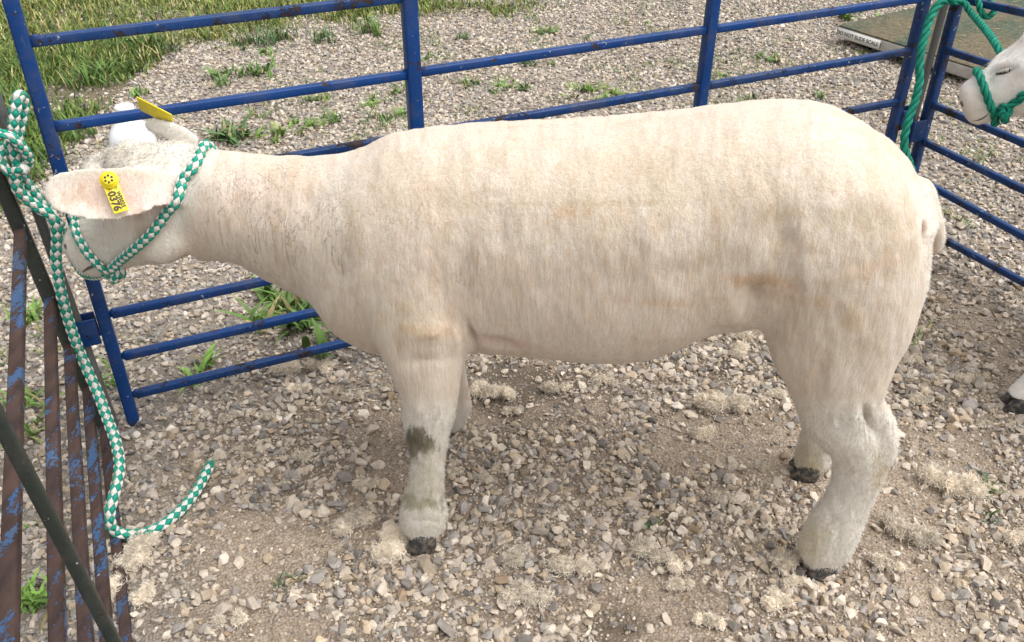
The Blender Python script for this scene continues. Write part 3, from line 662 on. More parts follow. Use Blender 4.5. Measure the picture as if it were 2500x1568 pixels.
def hoof_pair(P, fwd, size, parent, lift=.0):
    """two claws side by side, toe along fwd"""
    fwd = nrm(fwd); sd_ = np.cross(EZ, fwd); m = MB()
    for s in (-1, 1):
        c = P+sd_*s*size*.39
        R = [sup(c+fwd*size*fo+EZ*z*size, fwd, sd_, size*a, size*b, 2.3, 16) for z, fo, a, b in ((0, .12, .58, .30), (.10, .12, .60, .32), (.45, .02, .50, .31), (.75, -.06, .42, .28), (.95, -.1, .3, .2))]
        m.add(*rings(np.array(R)))
    return m.build('hoof', M_HOOF, parent)
def wool_tris(V, F, col, furv, n, rs, region=None):
    """short hairs: one narrow triangle each, shading normal taken from the hide"""
    r = np.random.default_rng(rs); N_, nf = vnormals(V, F); ar = np.linalg.norm(nf, axis=1); fi = r.choice(len(F), n, p=ar/ar.sum())
    _k = (furv[F[fi][:, 0], 0] > r.uniform(-.12, .8, n)); fi = fi[_k]; n = len(fi); a, b = r.random((2, n, 1)); q = F[fi]; P = (V[q[:, 0]]*(1-a)+V[q[:, 1]]*a)*(1-b)+(V[q[:, 3]]*(1-a)+V[q[:, 2]]*a)*b
    nn = N_[q[:, 0]]; cc = col[q[:, 0]]; hair = furv[q[:, 0], 0][:, None]
    flow = np.array([0, 0, -1.])+AX*.35; flow = flow-nn*(nn@flow)[:, None]+r.normal(0, .55, (n, 3)); flow -= nn*np.sum(flow*nn, 1)[:, None]; flow /= np.linalg.norm(flow, axis=1)[:, None]+1e-9
    L = (.0030+.0075*furv[q[:, 0], 2][:, None])*r.uniform(.5, 1.3, (n, 1)); tip = P+flow*L*.85+nn*L*(.42+.2*r.random((n, 1))); sd_ = np.cross(nn, flow); wd = .0004+.00018*hair
    VV = np.stack([P-sd_*wd-nn*.001, P+sd_*wd-nn*.001, tip], 1).reshape(-1, 3); FF = np.arange(3*n).reshape(n, 3)
    g_ = np.cross(VV[1::3]-VV[0::3], VV[2::3]-VV[0::3]); fl = np.sum(g_*nn, 1) < 0; FF[fl] = FF[fl][:, ::-1]
    shade = r.uniform(.92, 1.14, (n, 1))*(1-hair)+hair*r.uniform(.74, 1.32, (n, 1)); return VV, FF, np.repeat(cc*shade, 3, 0), np.repeat(nn, 3, 0), np.repeat(furv[q[:, 0]], 3, 0)
def sheep_obj(name, V, F, col, furv, nh, parent, rs):
    """body and its short wool as ONE mesh"""
    N_, _ = vnormals(V, F); HV, HF, HC, HN, HFur = wool_tris(V, F, col, furv, nh, rs)
    AV = np.concatenate([V, HV]); faces_l = [*F.tolist(), *(HF+len(V)).tolist()]; AC = np.concatenate([col, HC]); AN = np.concatenate([N_, HN]); AF = np.concatenate([furv, HFur])
    o = obj(name, AV, faces_l, M_WOOL, parent, True, col=AC); me = o.data
    a = me.color_attributes.new('fur', 'FLOAT_COLOR', 'POINT'); c = np.ones((len(AV), 4), np.float32); c[:, :3] = AF; a.data.foreach_set('color', c.ravel())
    me.normals_split_custom_set_from_vertices(AN.astype(np.float32).tolist())
    return o
WOOL = np.array([.70, .625, .535]); HAIR = np.array([.78, .745, .67]); PINK = np.array([.78, .60, .54])
def blobmask(D, cx, cy, rx, ry, ang=0, soft=.5, jag=.35, ch=0):
    c, s = math.cos(ang), math.sin(ang); x = (D[:, 0]-cx); y = (D[:, 1]-cy); u = (c*x+s*y)/rx; v = (-s*x+c*y)/ry
    q = np.sqrt(u*u+v*v)+(fbm(D[:, 0]/22., D[:, 1]/22., 3, ch)-.5)*jag*2+(fbm(D[:, 0]/5., D[:, 1]/24., 3, 1)-.5)*jag*1.6
    return np.clip((1-q)/soft, 0, 1)

# ---- main sheep
sh = empty('sheep', [*O[:2], 0], 'large shorn cream sheep in a green and white halter, standing side on', 'sheep')
mb = MB()
mb.add(*loft(torso_rings(STN)))
near_fore = [(880, 1080, 520, .085, .060), (862, 1100, 620, .100, .064), (862, 1108, 710, .112, .066), (868, 1112, 775, .122, .062), (892, 1106, 825, .132, .054), (912, 1094, 870, .140, .046), (934, 1086, 915, .146, .040), (945, 1078, 950, .150, .035), (947, 1066, 990, .154, .032), (955, 1056, 1035, .157, .028), (966, 1048, 1080, .160, .025), (964, 1046, 1120, .162, .024), (956, 1048, 1160, .163, .026), (943, 1055, 1200, .165, .030), (938, 1046, 1232, .166, .031), (950, 1034, 1252, .166, .027)]
near_hind = [(1830, 2120, 430, .070, .075), (1800, 2172, 540, .085, .080), (1790, 2176, 640, .093, .080), (1795, 2160, 720, .098, .078), (1806, 2135, 790, .102, .072), (1832, 2108, 855, .106, .064), (1856, 2088, 905, .110, .056), (1876, 2070, 950, .114, .048), (1893, 2062, 985, .116, .042), (1925, 2068, 1020, .118, .036), (1955, 2082, 1055, .120, .031), (1963, 2088, 1090, .121, .028), (1957, 2072, 1140, .122, .026), (1937, 2048, 1185, .123, .027), (1908, 2032, 1230, .124, .030), (1884, 2014, 1270, .125, .032), (1880, 1990, 1305, .126, .030), (1896, 1955, 1328, .126, .024)]
far_fore = [(900, 1090, 700, -.10, .06), (940, 1095, 790, -.115, .055), (985, 1098, 850, -.130, .042), (1012, 1102, 890, -.14, .034), (1026, 1108, 925, -.15, .028), (1030, 1112, 955, -.155, .028), (1030, 1099, 980, -.158, .026), (1020, 1086, 1000, -.16, .024)]
far_hind = [(1830, 2120, 520, -.09, .07), (1820, 2100, 650, -.10, .07), (1830, 2060, 760, -.105, .06), (1850, 2030, 860, -.11, .05), (1872, 2010, 930, -.115, .04), (1888, 1995, 980, -.12, .034), (1888, 1982, 1015, -.122, .028), (1878, 1966, 1050, -.125, .028), (1870, 1955, 1080, -.127, .028), (1873, 1945, 1100, -.128, .024)]
for L in (near_fore, near_hind, far_fore, far_hind): mb.add(*limb(L))
# hock of the near hind leg, set behind the shank
mb.add(*limb([(2020, 2070, 925, .115, .018), (2040, 2092, 965, .115, .021), (2052, 2110, 1005, .116, .023), (2056, 2113, 1035, .117, .024), (2050, 2104, 1070, .118, .024), (2040, 2090, 1100, .12, .018)]))
# tail stump
mb.add(*limb([(2150, 2200, 430, -.005, .03), (2170, 2212, 480, -.005, .026), (2186, 2221, 530, -.005, .022), (2186, 2223, 575, -.005, .019), (2186, 2212, 600, -.005, .012)]))
# head
PIT1 = 27
HD = nrm(-AX*math.cos(math.radians(PIT1))-EZ*math.sin(math.radians(PIT1))+LT*.05); HU = nrm(-AX*math.sin(math.radians(PIT1))+EZ*math.cos(math.radians(PIT1))-LT*.05)
PO = sag(424, 440, .0)
HP, HAX = head_parts(mb, PO, HD, HU, 1.06, .89)
for q_, r_ in (((200, 578), .036), ((215, 598), .035), ((250, 610), .034)): mb.add(*ball(sag(*q_, .0), (r_, r_*1.1, r_)))
for q_, r_ in (((252, 412), .040), ((310, 390), .042), ((232, 440), .040), ((205, 480), .034)): mb.add(*ball(sag(*q_, -.015), (r_, r_*1.25, r_)))
# near ear: sweeps forward
vdir = nrm(CAM-sag(260, 450, .09))
earL = [sag(420, 450, .055), sag(370, 442, .085), sag(310, 453, .102), sag(240, 458, .112), sag(170, 455, .118), sag(128, 452, .121), sag(106, 452, .122)]
wv_ = M[1]*-1.0
hw = np.array([42, 50, 64, 68, 58, 42, 18])*K*depth(earL[2])/FPX
ear_loft(mb, earL, hw, wv_, .0085, cup=.015)
earF = [sag(465, 350, -.075), sag(430, 325, -.095), sag(395, 306, -.108), sag(362, 296, -.118), sag(342, 292, -.122)]
hwf = np.array([30, 30, 26, 22, 10])*K*depth(earF[2])/FPX
ear_loft(mb, earF, hwf, M[1]*-1.0, .0068, cup=.008)
earbox = projD
def keepf(V):
    D = projD(V); lat = (V-O)@LT
    thin = ((D[:, 0] < 390) & (lat > .062)) | ((D[:, 0] < 460) & (lat < -.085) & (D[:, 1] < 335))
    f_ = np.where(thin, .3, .6); headm = (D[:, 0] < 470) & ~thin; f_ = np.where(headm, .34, f_); legs = D[:, 1] > 950; return np.where(legs, .35, f_)
V, F, E_ = remesh(mb, .0042, 22, keepf)
print('sheep verts', len(V))
N_, _ = vnormals(V, F); D = projD(V); lat = (V-O)@LT; face = N_@(-M[2]) > -.2; near = (lat > -.02) & face
# fold at elbow and flank, shallow muscle relief
def press(cx, cy, rx, ry, amt, ang=0, soft=1.0):
    global V
    m_ = blobmask(D, cx, cy, rx, ry, ang, soft, .05)*near; V = V-N_*(amt*m_*m_)[:, None]
press(1112, 790, 14, 60, .016, -.35); press(1700, 778, 60, 14, .010, -.2); press(1775, 700, 60, 90, .022, .4); press(1900, 640, 90, 170, -.009); press(1170, 806, 80, 20, .014, .22); press(1000, 850, 120, 26, .004, -.08); press(1015, 785, 110, 55, -.008, -.06); press(1075, 800, 24, 50, -.006)
press(1005, 1010, 22, 10, .002); press(1030, 1075, 12, 60, .003, .1); press(985, 1095, 26, 26, .003); press(985, 965, 30, 34, -.004); press(1000, 1225, 60, 8, .003); press(2000, 1110, 14, 70, .003, .3); press(1950, 1235, 50, 14, .003, -.5); press(2010, 980, 26, 60, -.004, .2); press(1930, 880, 30, 120, .005, .3)
press(2177, 550, 8, 60, .016, -.05)
press(2046, 990, 16, 55, .02, -.35)
press(1090, 620, 45, 190, .006, .08); press(800, 640, 60, 150, .006, .3); press(720, 470, 90, 110, .006); press(290, 366, 46, 22, .006); press(420, 470, 26, 60, .005)
press(1500, 560, 240, 160, -.006); press(1960, 620, 130, 200, -.006); press(990, 600, 80, 190, -.005); press(1840, 560, 70, 140, .008); press(1600, 640, 120, 60, .004); press(1180, 560, 60, 160, .005)
rel = (fbm(D[:, 0]/70., D[:, 1]/110., 3, 1)-.5)*.007+(fbm(D[:, 0]/16., D[:, 1]/40., 3, 2)-.5)*.0022
_w = np.clip((D[:, 1]-840)/140, 0, 1)
V = V+N_*(rel*(1-_w)*np.clip((D[:, 0]-460)/40, 0, 1))[:, None]
V = V+N_*(((fbm(D[:, 0]/13., D[:, 1]/30., 3, 0)-.5)*.0034)*_w)[:, None]
# colour of the fleece
hair = np.clip((D[:, 1]-925)/50, 0, 1)*((D[:, 0] < 1130) | (D[:, 0] > 1840)); hair = np.maximum(hair, np.clip((470-D[:, 0]+ (D[:, 1]-500)*-.35)/40, 0, 1))
hair = np.maximum(hair, np.clip((D[:, 0]-2172)/12, 0, 1)*(D[:, 1] > 440))
neck = np.clip(blobmask(D, 660, 520, 250, 190, .3, .5, .2)+.45*blobmask(D, 1050, 600, 260, 240, .2, .8, .4), 0, 1)*(D[:, 0] > 450)
col = WOOL*(1-hair[:, None])+HAIR*hair[:, None]
def stain_or_shade(m_, c, amt):  # blends a mark into the coat colour, real stains and painted shade alike
    global col
    m_ = (m_*amt)[:, None]; col = col*(1-m_)+np.asarray(c)*m_
nm = near.astype(float)
stain_or_shade(blobmask(D, 620, 470, 200, 130, .1, .8, .3), (.78, .64, .57), .55)
stain_or_shade(blobmask(D, 1300, 700, 360, 110, 0, .9, .4, 1)*nm, (.70, .58, .49), .5)
stain_or_shade(np.clip(fbm(D[:, 0]/90., D[:, 1]/130., 4, 0)*2.2-.8, 0, 1)*nm*(1-hair), (.58, .49, .37), .42)
stain_or_shade(np.clip(fbm(D[:, 0]/14., D[:, 1]/75., 4, 2)*3-1.4, 0, 1)*nm*(1-hair), (.55, .455, .36), .55)
stain_or_shade(np.clip(fbm(D[:, 0]/14.+50, D[:, 1]/75., 4, 1)*3-1.5, 0, 1)*nm*(1-hair), (.76, .69, .61), .5)
stain_or_shade(blobmask(D, 1000, 600, 120, 220, 0, .9, .4, 2)*nm, (.74, .62, .54), .4)
for a in [(1340, 500, 60, 16, 0, .5, .6), (1380, 492, 10, 40, 0, .5, .25), (1790, 665, 95, 26, .05, .5, .8), (2030, 640, 80, 30, -.3, .6, .4), (1005, 780, 110, 18, .06, .6, .45), (1560, 715, 120, 10, .04, .6, .45), (1880, 705, 150, 20, .1, .7, .4), (2080, 420, 60, 80, .5, .9, .25), (2010, 770, 30, 60, 0, .8, .35), (2110, 590, 40, 110, 0, .9, .35)]:
    stain_or_shade(blobmask(D, *a[:5], a[5], .5, 1)*nm, (.56, .33, .15), a[6]*.6)
for a in [(1850, 500, 110, 30, 0), (2020, 520, 100, 40, 0), (1560, 440, 70, 120, 0), (1700, 600, 90, 40, 0), (960, 760, 70, 80, 0), (680, 590, 80, 50, .5), (830, 560, 40, 120, 0), (1860, 780, 40, 70, .2), (1240, 480, 200, 14, 0), (1500, 480, 200, 12, 0), (2145, 520, 20, 120, -.1)]:
    stain_or_shade(blobmask(D, *a, .9, .6, 2)*nm, (.46, .37, .24), .42)
lines = np.clip(vn(D[:, 0]/400., D[:, 1]/16., 3)-.62, 0, 1)*2.6*((D[:, 0] > 900) & (D[:, 1] < 760)); stain_or_shade(np.clip(lines, 0, 1)*nm, (.60, .50, .39), .35)
stain_or_shade(blobmask(D, 265, 455, 160, 66, 0, .8, .3)*(lat > .062), (.80, .60, .53), .75); stain_or_shade(blobmask(D, 330, 470, 70, 40, 0, .9, .4)*(lat > .055), (.74, .48, .44), .5); hair[(lat > .062) & (D[:, 0] < 395)] *= .35; stain_or_shade(blobmask(D, 180, 465, 60, 36, 0, .7, .6)*(lat > .062), (.55, .36, .22), .4)
stain_or_shade(blobmask(D, 385, 470, 60, 60, 0, .9, .3)*nm, (.78, .58, .55), .55); stain_or_shade(blobmask(D, 270, 360, 100, 44, 0, .9, .6)*1., (.47, .43, .35), .6)
stain_or_shade(blobmask(D, 330, 545, 26, 60, 0, .8, .4)*nm, (.42, .33, .22), .55)  # shade on the cheek below the near ear, painted into the coat
legn = (D[:, 1] > 930)
stain_or_shade(blobmask(D, 980, 1042, 46, 42, .5, .35, .5)*(D[:, 0] < 1060)*(lat > .05), (.085, .07, .03), .95); stain_or_shade(blobmask(D, 1000, 1178, 62, 20, 0, .5, .9)*(lat > .05), (.19, .185, .09), .8)
stain_or_shade(blobmask(D, 1000, 1150, 60, 150, 0, .8, .5)*(lat > .05)*legn, (.58, .54, .38), .5); stain_or_shade(blobmask(D, 2075, 1110, 30, 60, .2, .8, .6)*legn, (.52, .42, .20), .6)
stain_or_shade(blobmask(D, 1900, 1280, 70, 50, -.5, .8, .6)*legn, (.55, .48, .27), .5); stain_or_shade(blobmask(D, 1905, 1080, 50, 60, 0, .8, .5)*(lat < 0), (.50, .43, .22), .6)
stain_or_shade(blobmask(D, 1105, 915, 10, 8, 0, .5, .5)+blobmask(D, 1110, 940, 8, 6, 0, .5, .5), (.62, .30, .22), .5)
stain_or_shade(((D[:, 0] > 2160) & (D[:, 1] > 420) & (D[:, 1] < 640)).astype(float), WOOL*1.02, .85); stain_or_shade(blobmask(D, 2178, 540, 6, 36, 0, .6, .3), (.34, .19, .15), .8); stain_or_shade(blobmask(D, 2045, 1000, 16, 40, 0, .9, .3)*nm, (.42, .34, .26), .5)  # pinkish tail crease and hock notch: crease shade painted into the colour
stain_or_shade(blobmask(D, 1180, 805, 90, 14, .1, .7, .3), (.66, .47, .42), .7)
leng = hair*np.where(D[:, 0] < 520, .30+.45*np.clip((395-D[:, 1])/20, 0, 1), .55); leng = np.where(D[:, 0] > 2150, hair*.22, leng); furv = np.stack([hair, neck*(1-hair), leng], 1)
body = sheep_obj('body', V, F, col, furv, 420000, sh, 3)
SHV, SHN, SHD, SHL = V, N_, D, lat
# hooves
fw = -AX
for (dx, dy, f_, s_) in ((998, 1277, fw+LT*.25, .050), (1045, 1012, fw, .045), (1898, 1112, fw, .046), (1925, 1338, fw+LT*.35, .048)):
    P = gD(dx, dy); P[2] = .0; hoof_pair(P, f_, s_, sh)
# face details (mostly hidden under the ear, there for other viewpoints)
def face_details(P, ax, parent, sc, asleep=False):
    h, l, up = ax
    for s in (-1, 1):
        V_, F_ = ball(P(.105, s*.062, .030), np.array([.015, .010, .011])*sc, ax); obj('eye', V_, F_, M_EYE, parent)
        if s > 0: continue
        m = MB(); pts = [P(.274, s*.012, -.046), P(.262, s*.028, -.048), P(.240, s*.0375, -.046), P(.215, s*.0405, -.040)]
        Pp = catmull(np.array(pts), 6); T, U, W = frames(Pp); th = np.linspace(0, 2*np.pi, 8, endpoint=False); rr = .0022*np.sin(np.linspace(.3, np.pi-.1, len(Pp)))
        m.add(*rings(Pp[:, None]+rr[:, None, None]*(U[:, None]*np.cos(th)[None, :, None]+W[:, None]*np.sin(th)[None, :, None]))); m.build('mouth_line', M_NOSTRIL, parent)
face_details(HP, HAX, sh, 1.06)
def on_hide0(dx, dy, off):
    d2 = (SHD[:, 0]-dx)**2+(SHD[:, 1]-dy)**2+np.where(SHN@(M[2]) < .15, 0, 1e6); c = np.argsort(d2)[:12]; i = c[np.argmin((SHV[c]-CAM)@M[2])]; return SHV[i]+SHN[i]*off
Pp = catmull(np.array([on_hide0(a, b, .001) for a, b in ((194, 640), (206, 637), (225, 630), (244, 621))]), 6); T, U, W = frames(Pp); th = np.linspace(0, 2*np.pi, 8, endpoint=False); rr = .0026*np.sin(np.linspace(.3, np.pi-.1, len(Pp)))
m = MB(); m.add(*rings(Pp[:, None]+rr[:, None, None]*(U[:, None]*np.cos(th)[None, :, None]+W[:, None]*np.sin(th)[None, :, None]))); m.build('mouth_line', M_NOSTRIL, sh)
c_ = on_hide0(153, 580, -.003); V_, F_ = ball(c_, (.005, .006, .006)); obj('nostril', V_, F_, M_NOSTRIL, sh)
# ---- ropes
def rope(mb, P, r, kind, phase=0.0):
    P, t = resample(np.asarray(P, float), .0013 if kind == 'braid' else .0016); T, U, W = frames(P); m = 28; th = np.linspace(0, 2*np.pi, m+1)
    if kind == 'braid':
        nc = 2; pitch = 1.9*r                     # cell length along the rope
        u = t/pitch; v = th/(2*np.pi)*2*nc
        a = (u[:, None]+v[None]); b = (u[:, None]-v[None])
        e = np.maximum(np.abs((a/1) % 1-.5), np.abs((b/1) % 1-.5)); R = r*(1.08-.22*(e*2)**3)
        uv = np.stack([np.broadcast_to(u[:, None], a.shape), np.broadcast_to(v[None], a.shape)], -1)
    else:
        R = r*(.70+.40*np.abs(np.cos(1.5*(th[None]-2*np.pi*t[:, None]/(r*8)))))+r*.05*np.cos(th[None]*12+t[:, None]*900)
        uv = np.stack([(R/r-.7)/.4, np.broadcast_to(th[None], R.shape)], -1)
    Q = P[:, None]+R[..., None]*(U[:, None]*np.cos(th)[None, :, None]+W[:, None]*np.sin(th)[None, :, None])
    n = len(P); k = m+1; V = Q.reshape(-1, 3); F = [[i*k+j, i*k+j+1, (i+1)*k+j+1, (i+1)*k+j] for i in range(n-1) for j in range(m)]
    F.append(list(range(m))[::-1]); F.append([(n-1)*k+j for j in range(m)]); mb.add(V, F, uv.reshape(-1, 2))
    # loose fibres
    rr = np.random.default_rng(int(phase*100)+n); nf = int(t[-1]*(900 if kind == 'braid' else 700)); i = rr.integers(0, n-1, nf); ph = rr.uniform(0, 2*np.pi, nf)
    o_ = U[i]*np.cos(ph)[:, None]+W[i]*np.sin(ph)[:, None]; b0_ = P[i]+o_*r*.95; tp_ = b0_+(o_*.5+rr.normal(0, .7, (nf, 3)))*rr.uniform(.0015, .005, (nf, 1)); sd_ = T[i]*.00025
    VV = np.stack([b0_-sd_, b0_+sd_, tp_], 1).reshape(-1, 3); mb.add(VV, np.arange(3*nf).reshape(-1, 3).tolist(), np.repeat(np.stack([t[i]*0+.5, rr.integers(0, 2, nf)+.01], 1), 3, 0))
    return mb
def smooth(P, n=8): return catmull(np.asarray(P), n)
def on_hide(dx, dy, off, latmin=-9):
    """point of the sheep's surface that shows at (dx,dy), raised by off"""
    d2 = (SHD[:, 0]-dx)**2+(SHD[:, 1]-dy)**2+np.where((SHL > latmin) & (SHN@(M[2]) < .15), 0, 1e6); c = np.argsort(d2)[:12]
    dep = (SHV[c]-CAM)@M[2]; i = c[np.argmin(dep)]; return SHV[i]+SHN[i]*off
RR = .0100
def hide_ring(V, N_, Po, ax, t0, off, a0, a1, n=16, slant=0.0):
    # points on the hide round the muzzle at distance t0 along the head, angle a0..a1 (0 = near side, 90 = top)
    h, l, u = ax; q = V-Po; tt = q@h; ll = q@l; uu = q@u+.024; ang = np.arctan2(uu, ll); out = []
    for a in np.radians(np.linspace(a0, a1, n)):
        d = ((tt-t0-slant*math.sin(a))/.006)**2+(np.angle(np.exp(1j*(ang-a)))/.12)**2+np.where(np.hypot(ll, uu) > .11, 1e6, 0); c = np.argsort(d)[:6]
        out.append(V[c].mean(0)+nrm(N_[c].mean(0))*off)
    return out
SGN = 1.0 if np.dot(HAX[1], LT) > 0 else -1.0
ha = empty('rope_halter', PO+np.array([0, 0, -.05]), 'green and white braided rope halter and lead on the large sheep', 'halter')
kp = [(484, 353), (462, 388), (440, 430), (418, 470), (392, 512), (360, 552), (320, 588), (285, 612), (264, 632)]
P = [on_hide(a, b, RR*.7, -.06) for a, b in kp]; top = P[0]
P = [top-LT*.055-EZ*.06, top-LT*.022-EZ*.012]+P
m = MB(); rope(m, smooth(P), RR*.86, 'braid', .1); m.build('neck_strap', M_BRAID, ha)
# noseband: an ellipse round the muzzle
h_, l_, u_ = HAX
nb = []
c0 = HP(.205, 0, -.022)
tn = float(np.dot(on_hide(205, 590, 0, -.05)-PO, HAX[0])); print('noseband t', tn)
A0_, A1_ = (-75, 250) if SGN > 0 else (255, -70)
Pn = hide_ring(SHV, SHN, PO, HAX, tn, RR*.62, A1_, A0_, 22)
m = MB(); rope(m, smooth(Pn), RR*.76, 'braid', .2); m.build('noseband', M_BRAID, ha)
kc = Pn[-1]
m = MB(); q = [sag(262, 640, .045), sag(240, 648, .03), sag(215, 650, .01), sag(192, 640, -.02), sag(168, 600, -.05), sag(150, 545, -.06), sag(135, 520, -.05)]
rope(m, smooth(q), RR*.75, 'braid', .3); m.build('chin_rope', M_BRAID, ha)
m = MB(); kd = depth(kc); lk = lambda a, b, o: CAM+ray(a*K, b*K)*(kd-o)
rope(m, smooth([lk(252, 650, -.01), lk(250, 630, .008), lk(262, 618, .016), lk(278, 626, .016), lk(285, 645, .01), lk(272, 657, .0), lk(262, 650, .01), lk(256, 625, .016)]), RR*.85, 'braid', .4)
rope(m, smooth([lk(268, 615, .0), lk(272, 640, .018), lk(268, 662, .005)]), RR*.8, 'braid', .5); m.build('halter_knot', M_BRAID, ha)
# lead: knot at the hinge pin, then hanging to the ground
pl_n = nrm(CAM*[1, 1, 0]-F0*[1, 1, 0]); LO = F0-EX*.03+pl_n*.03
lr = lambda a, b, o=0.0: hit(a*K, b*K, LO+pl_n*o, pl_n)
m = MB()
tail = [lr(60, 395, .03), lr(38, 405, .02), lr(40, 440, .015), lr(62, 468, .01), lr(95, 492, .01), lr(118, 505, .012), lr(131, 530, .012), lr(134, 570, .012), lr(132, 610, .012), lr(138, 660, .012), lr(150, 715, .012), lr(168, 775, .012), gD(188, 830, .235), gD(212, 885, .198), gD(236, 940, .168), gD(256, 995, .145), gD(272, 1040, .128)]
tail = tail+[ (lambda g_: g_+EZ*zz)(gD(a, b, zz+.004)*[1, 1, 0]) for a, b, zz in ((280, 1090, .112), (273, 1140, .100), (262, 1180, .086), (257, 1218, .060), (272, 1248, .026), (315, 1256, .012), (365, 1243, .012), (405, 1216, .012), (440, 1182, .013), (468, 1142, .016), (492, 1096, .022))]
print('tail', tail[0])
rope(m, smooth(tail, 8), RR, 'braid', .6)
# frayed end
e = tail[-1]; dd = nrm(tail[-1]-tail[-2]); rr = np.random.default_rng(4)
nf = 160; b_ = e+rr.normal(0, .0035, (nf, 3)); tp_ = b_+dd*rr.uniform(.006, .018, (nf, 1))+rr.normal(0, .004, (nf, 3)); m.add(np.stack([b_-[.0005, 0, 0], b_+[.0005, 0, 0], tp_], 1).reshape(-1, 3), np.arange(3*nf).reshape(-1, 3).tolist(), np.repeat(np.stack([np.full(nf, .5), rr.integers(0, 2, nf)+.01], 1), 3, 0))
m.build('lead', M_BRAID, ha)
m = MB()
rope(m, smooth([lr(120, 515, -.01), lr(104, 488, -.01), lr(86, 462, -.006), lr(62, 432, .0), lr(48, 408, .006), lr(34, 370, .012), lr(30, 335, .016), lr(32, 290, .018), lr(38, 250, .018), lr(45, 225, .014), lr(54, 232, .006), lr(54, 260, .0), lr(46, 300, .0), lr(40, 330, .0)]), RR*.95, 'braid', .7)
rope(m, smooth([lr(-40, 330, .02), lr(-5, 316, .034), lr(22, 322, .040), lr(46, 340, .034), lr(66, 368, .02), lr(64, 392, .0), lr(50, 388, -.01)]), RR*.85, 'braid', .8)
rope(m, smooth([lr(40, 325, .0), lr(12, 345, .0), lr(2, 372, .012), lr(14, 400, .02), lr(38, 408, .012)]), RR*.85, 'braid', .85)
m.build('hitch_knot', M_BRAID, ha)
# ---- ear tags
def tag_plate(parent, c, xd, yd, w_, h, txt, name='ear_tag', label=None):
    """plate centred c; xd across, yd along; button near its top end"""
    xd, yd = nrm(xd), nrm(yd-np.dot(yd, nrm(xd))*nrm(xd)); zd = np.cross(xd, yd)
    m = MB(); box(m, c, (xd, yd, zd), (w_, h, .0018), .0008)
    V_, F_ = rings(np.array([sup(c+yd*h*.52+zd*z, xd, yd, a, a, 2, 28) for z, a in ((-.001, w_*.60), (.0012, w_*.62), (.0035, w_*.6), (.004, w_*.45), (.0075, w_*.42), (.0085, w_*.36), (.0086, w_*.1))])); m.add(V_, F_)
    t = m.build(name, M_TAG, parent)
    if label: t['label'] = label
    if txt:
        m = MB()
        for k in range(6):
            a = k*math.pi/3+.3; q = c+yd*(h*.52+w_*.24*math.sin(a))+xd*w_*.24*math.cos(a)+zd*.0083; m.add(*rings(np.array([sup(q+zd*z, xd, yd, w_*.085, w_*.085, 2, 12) for z in (0, .0008)])))
        m.build('button_hole', M_INK, t)
        text_mesh('0376', w_*.70, c-yd*h*.13-xd*w_*.18+zd*.0011, -yd, xd, M_INK, 'number', t, .0007)
        text_mesh('WI5025', w_*.36, c-yd*h*.13+xd*w_*.26+zd*.0011, -yd, xd, M_INK, 'flock_code', t, .0003)
        m = MB(); q = c+yd*h*.25-xd*w_*.2+zd*.0012
        box(m, q, (xd, yd, zd), (w_*.2, w_*.04, .0006)); box(m, q, (xd, yd, zd), (w_*.04, w_*.2, .0006))
        for a0 in np.linspace(0, 2*np.pi, 14, endpoint=False): box(m, q+(xd*math.cos(a0)+yd*math.sin(a0))*w_*.16, (xd, yd, zd), (w_*.035, w_*.035, .0005))
        q = c+yd*h*.27+xd*w_*.24+zd*.0012
        for a0 in (-1, 0, 1): box(m, q+yd*a0*w_*.09, (xd, yd, zd), (w_*.2, w_*.035, .0006))
        m.build('printed_mark', M_INK, t)
    return t
pe = on_hide(262, 440, .004, .062); de = depth(pe); lk2 = lambda a, b, o=0: CAM+ray(a*K, b*K)*(de-o)
cT = lk2(272, 463, .011); yd = lk2(254, 422)-lk2(285, 500); xd = np.cross(yd, nrm(CAM-cT)); 
xd = xd if np.dot(xd, M[0]) > 0 else -xd
tag_plate(sh, cT, xd, yd, 34*K*de/FPX, 78*K*de/FPX, True, label='yellow tag printed WI5025 0376 in the near ear')
pf = sag(368, 264, -.118); dfp = depth(pf); lk3 = lambda a, b, o=0: CAM+ray(a*K, b*K)*(dfp-o)
A3, B3 = lk3(326, 241), lk3(408, 283); wd3 = nrm(M[2]*.95+M[1]*.45-M[0]*.1)
m = MB(); c3 = (A3+B3)/2+M[1]*.002; ydd = nrm(B3-A3); xdd = nrm(wd3-np.dot(wd3, ydd)*ydd); box(m, c3, (xdd, ydd, np.cross(xdd, ydd)), (.040, np.linalg.norm(B3-A3), .0022), .0009)
t = m.build('ear_tag', M_TAG, sh); t['label'] = 'plain yellow tag seen edge on in the far ear'
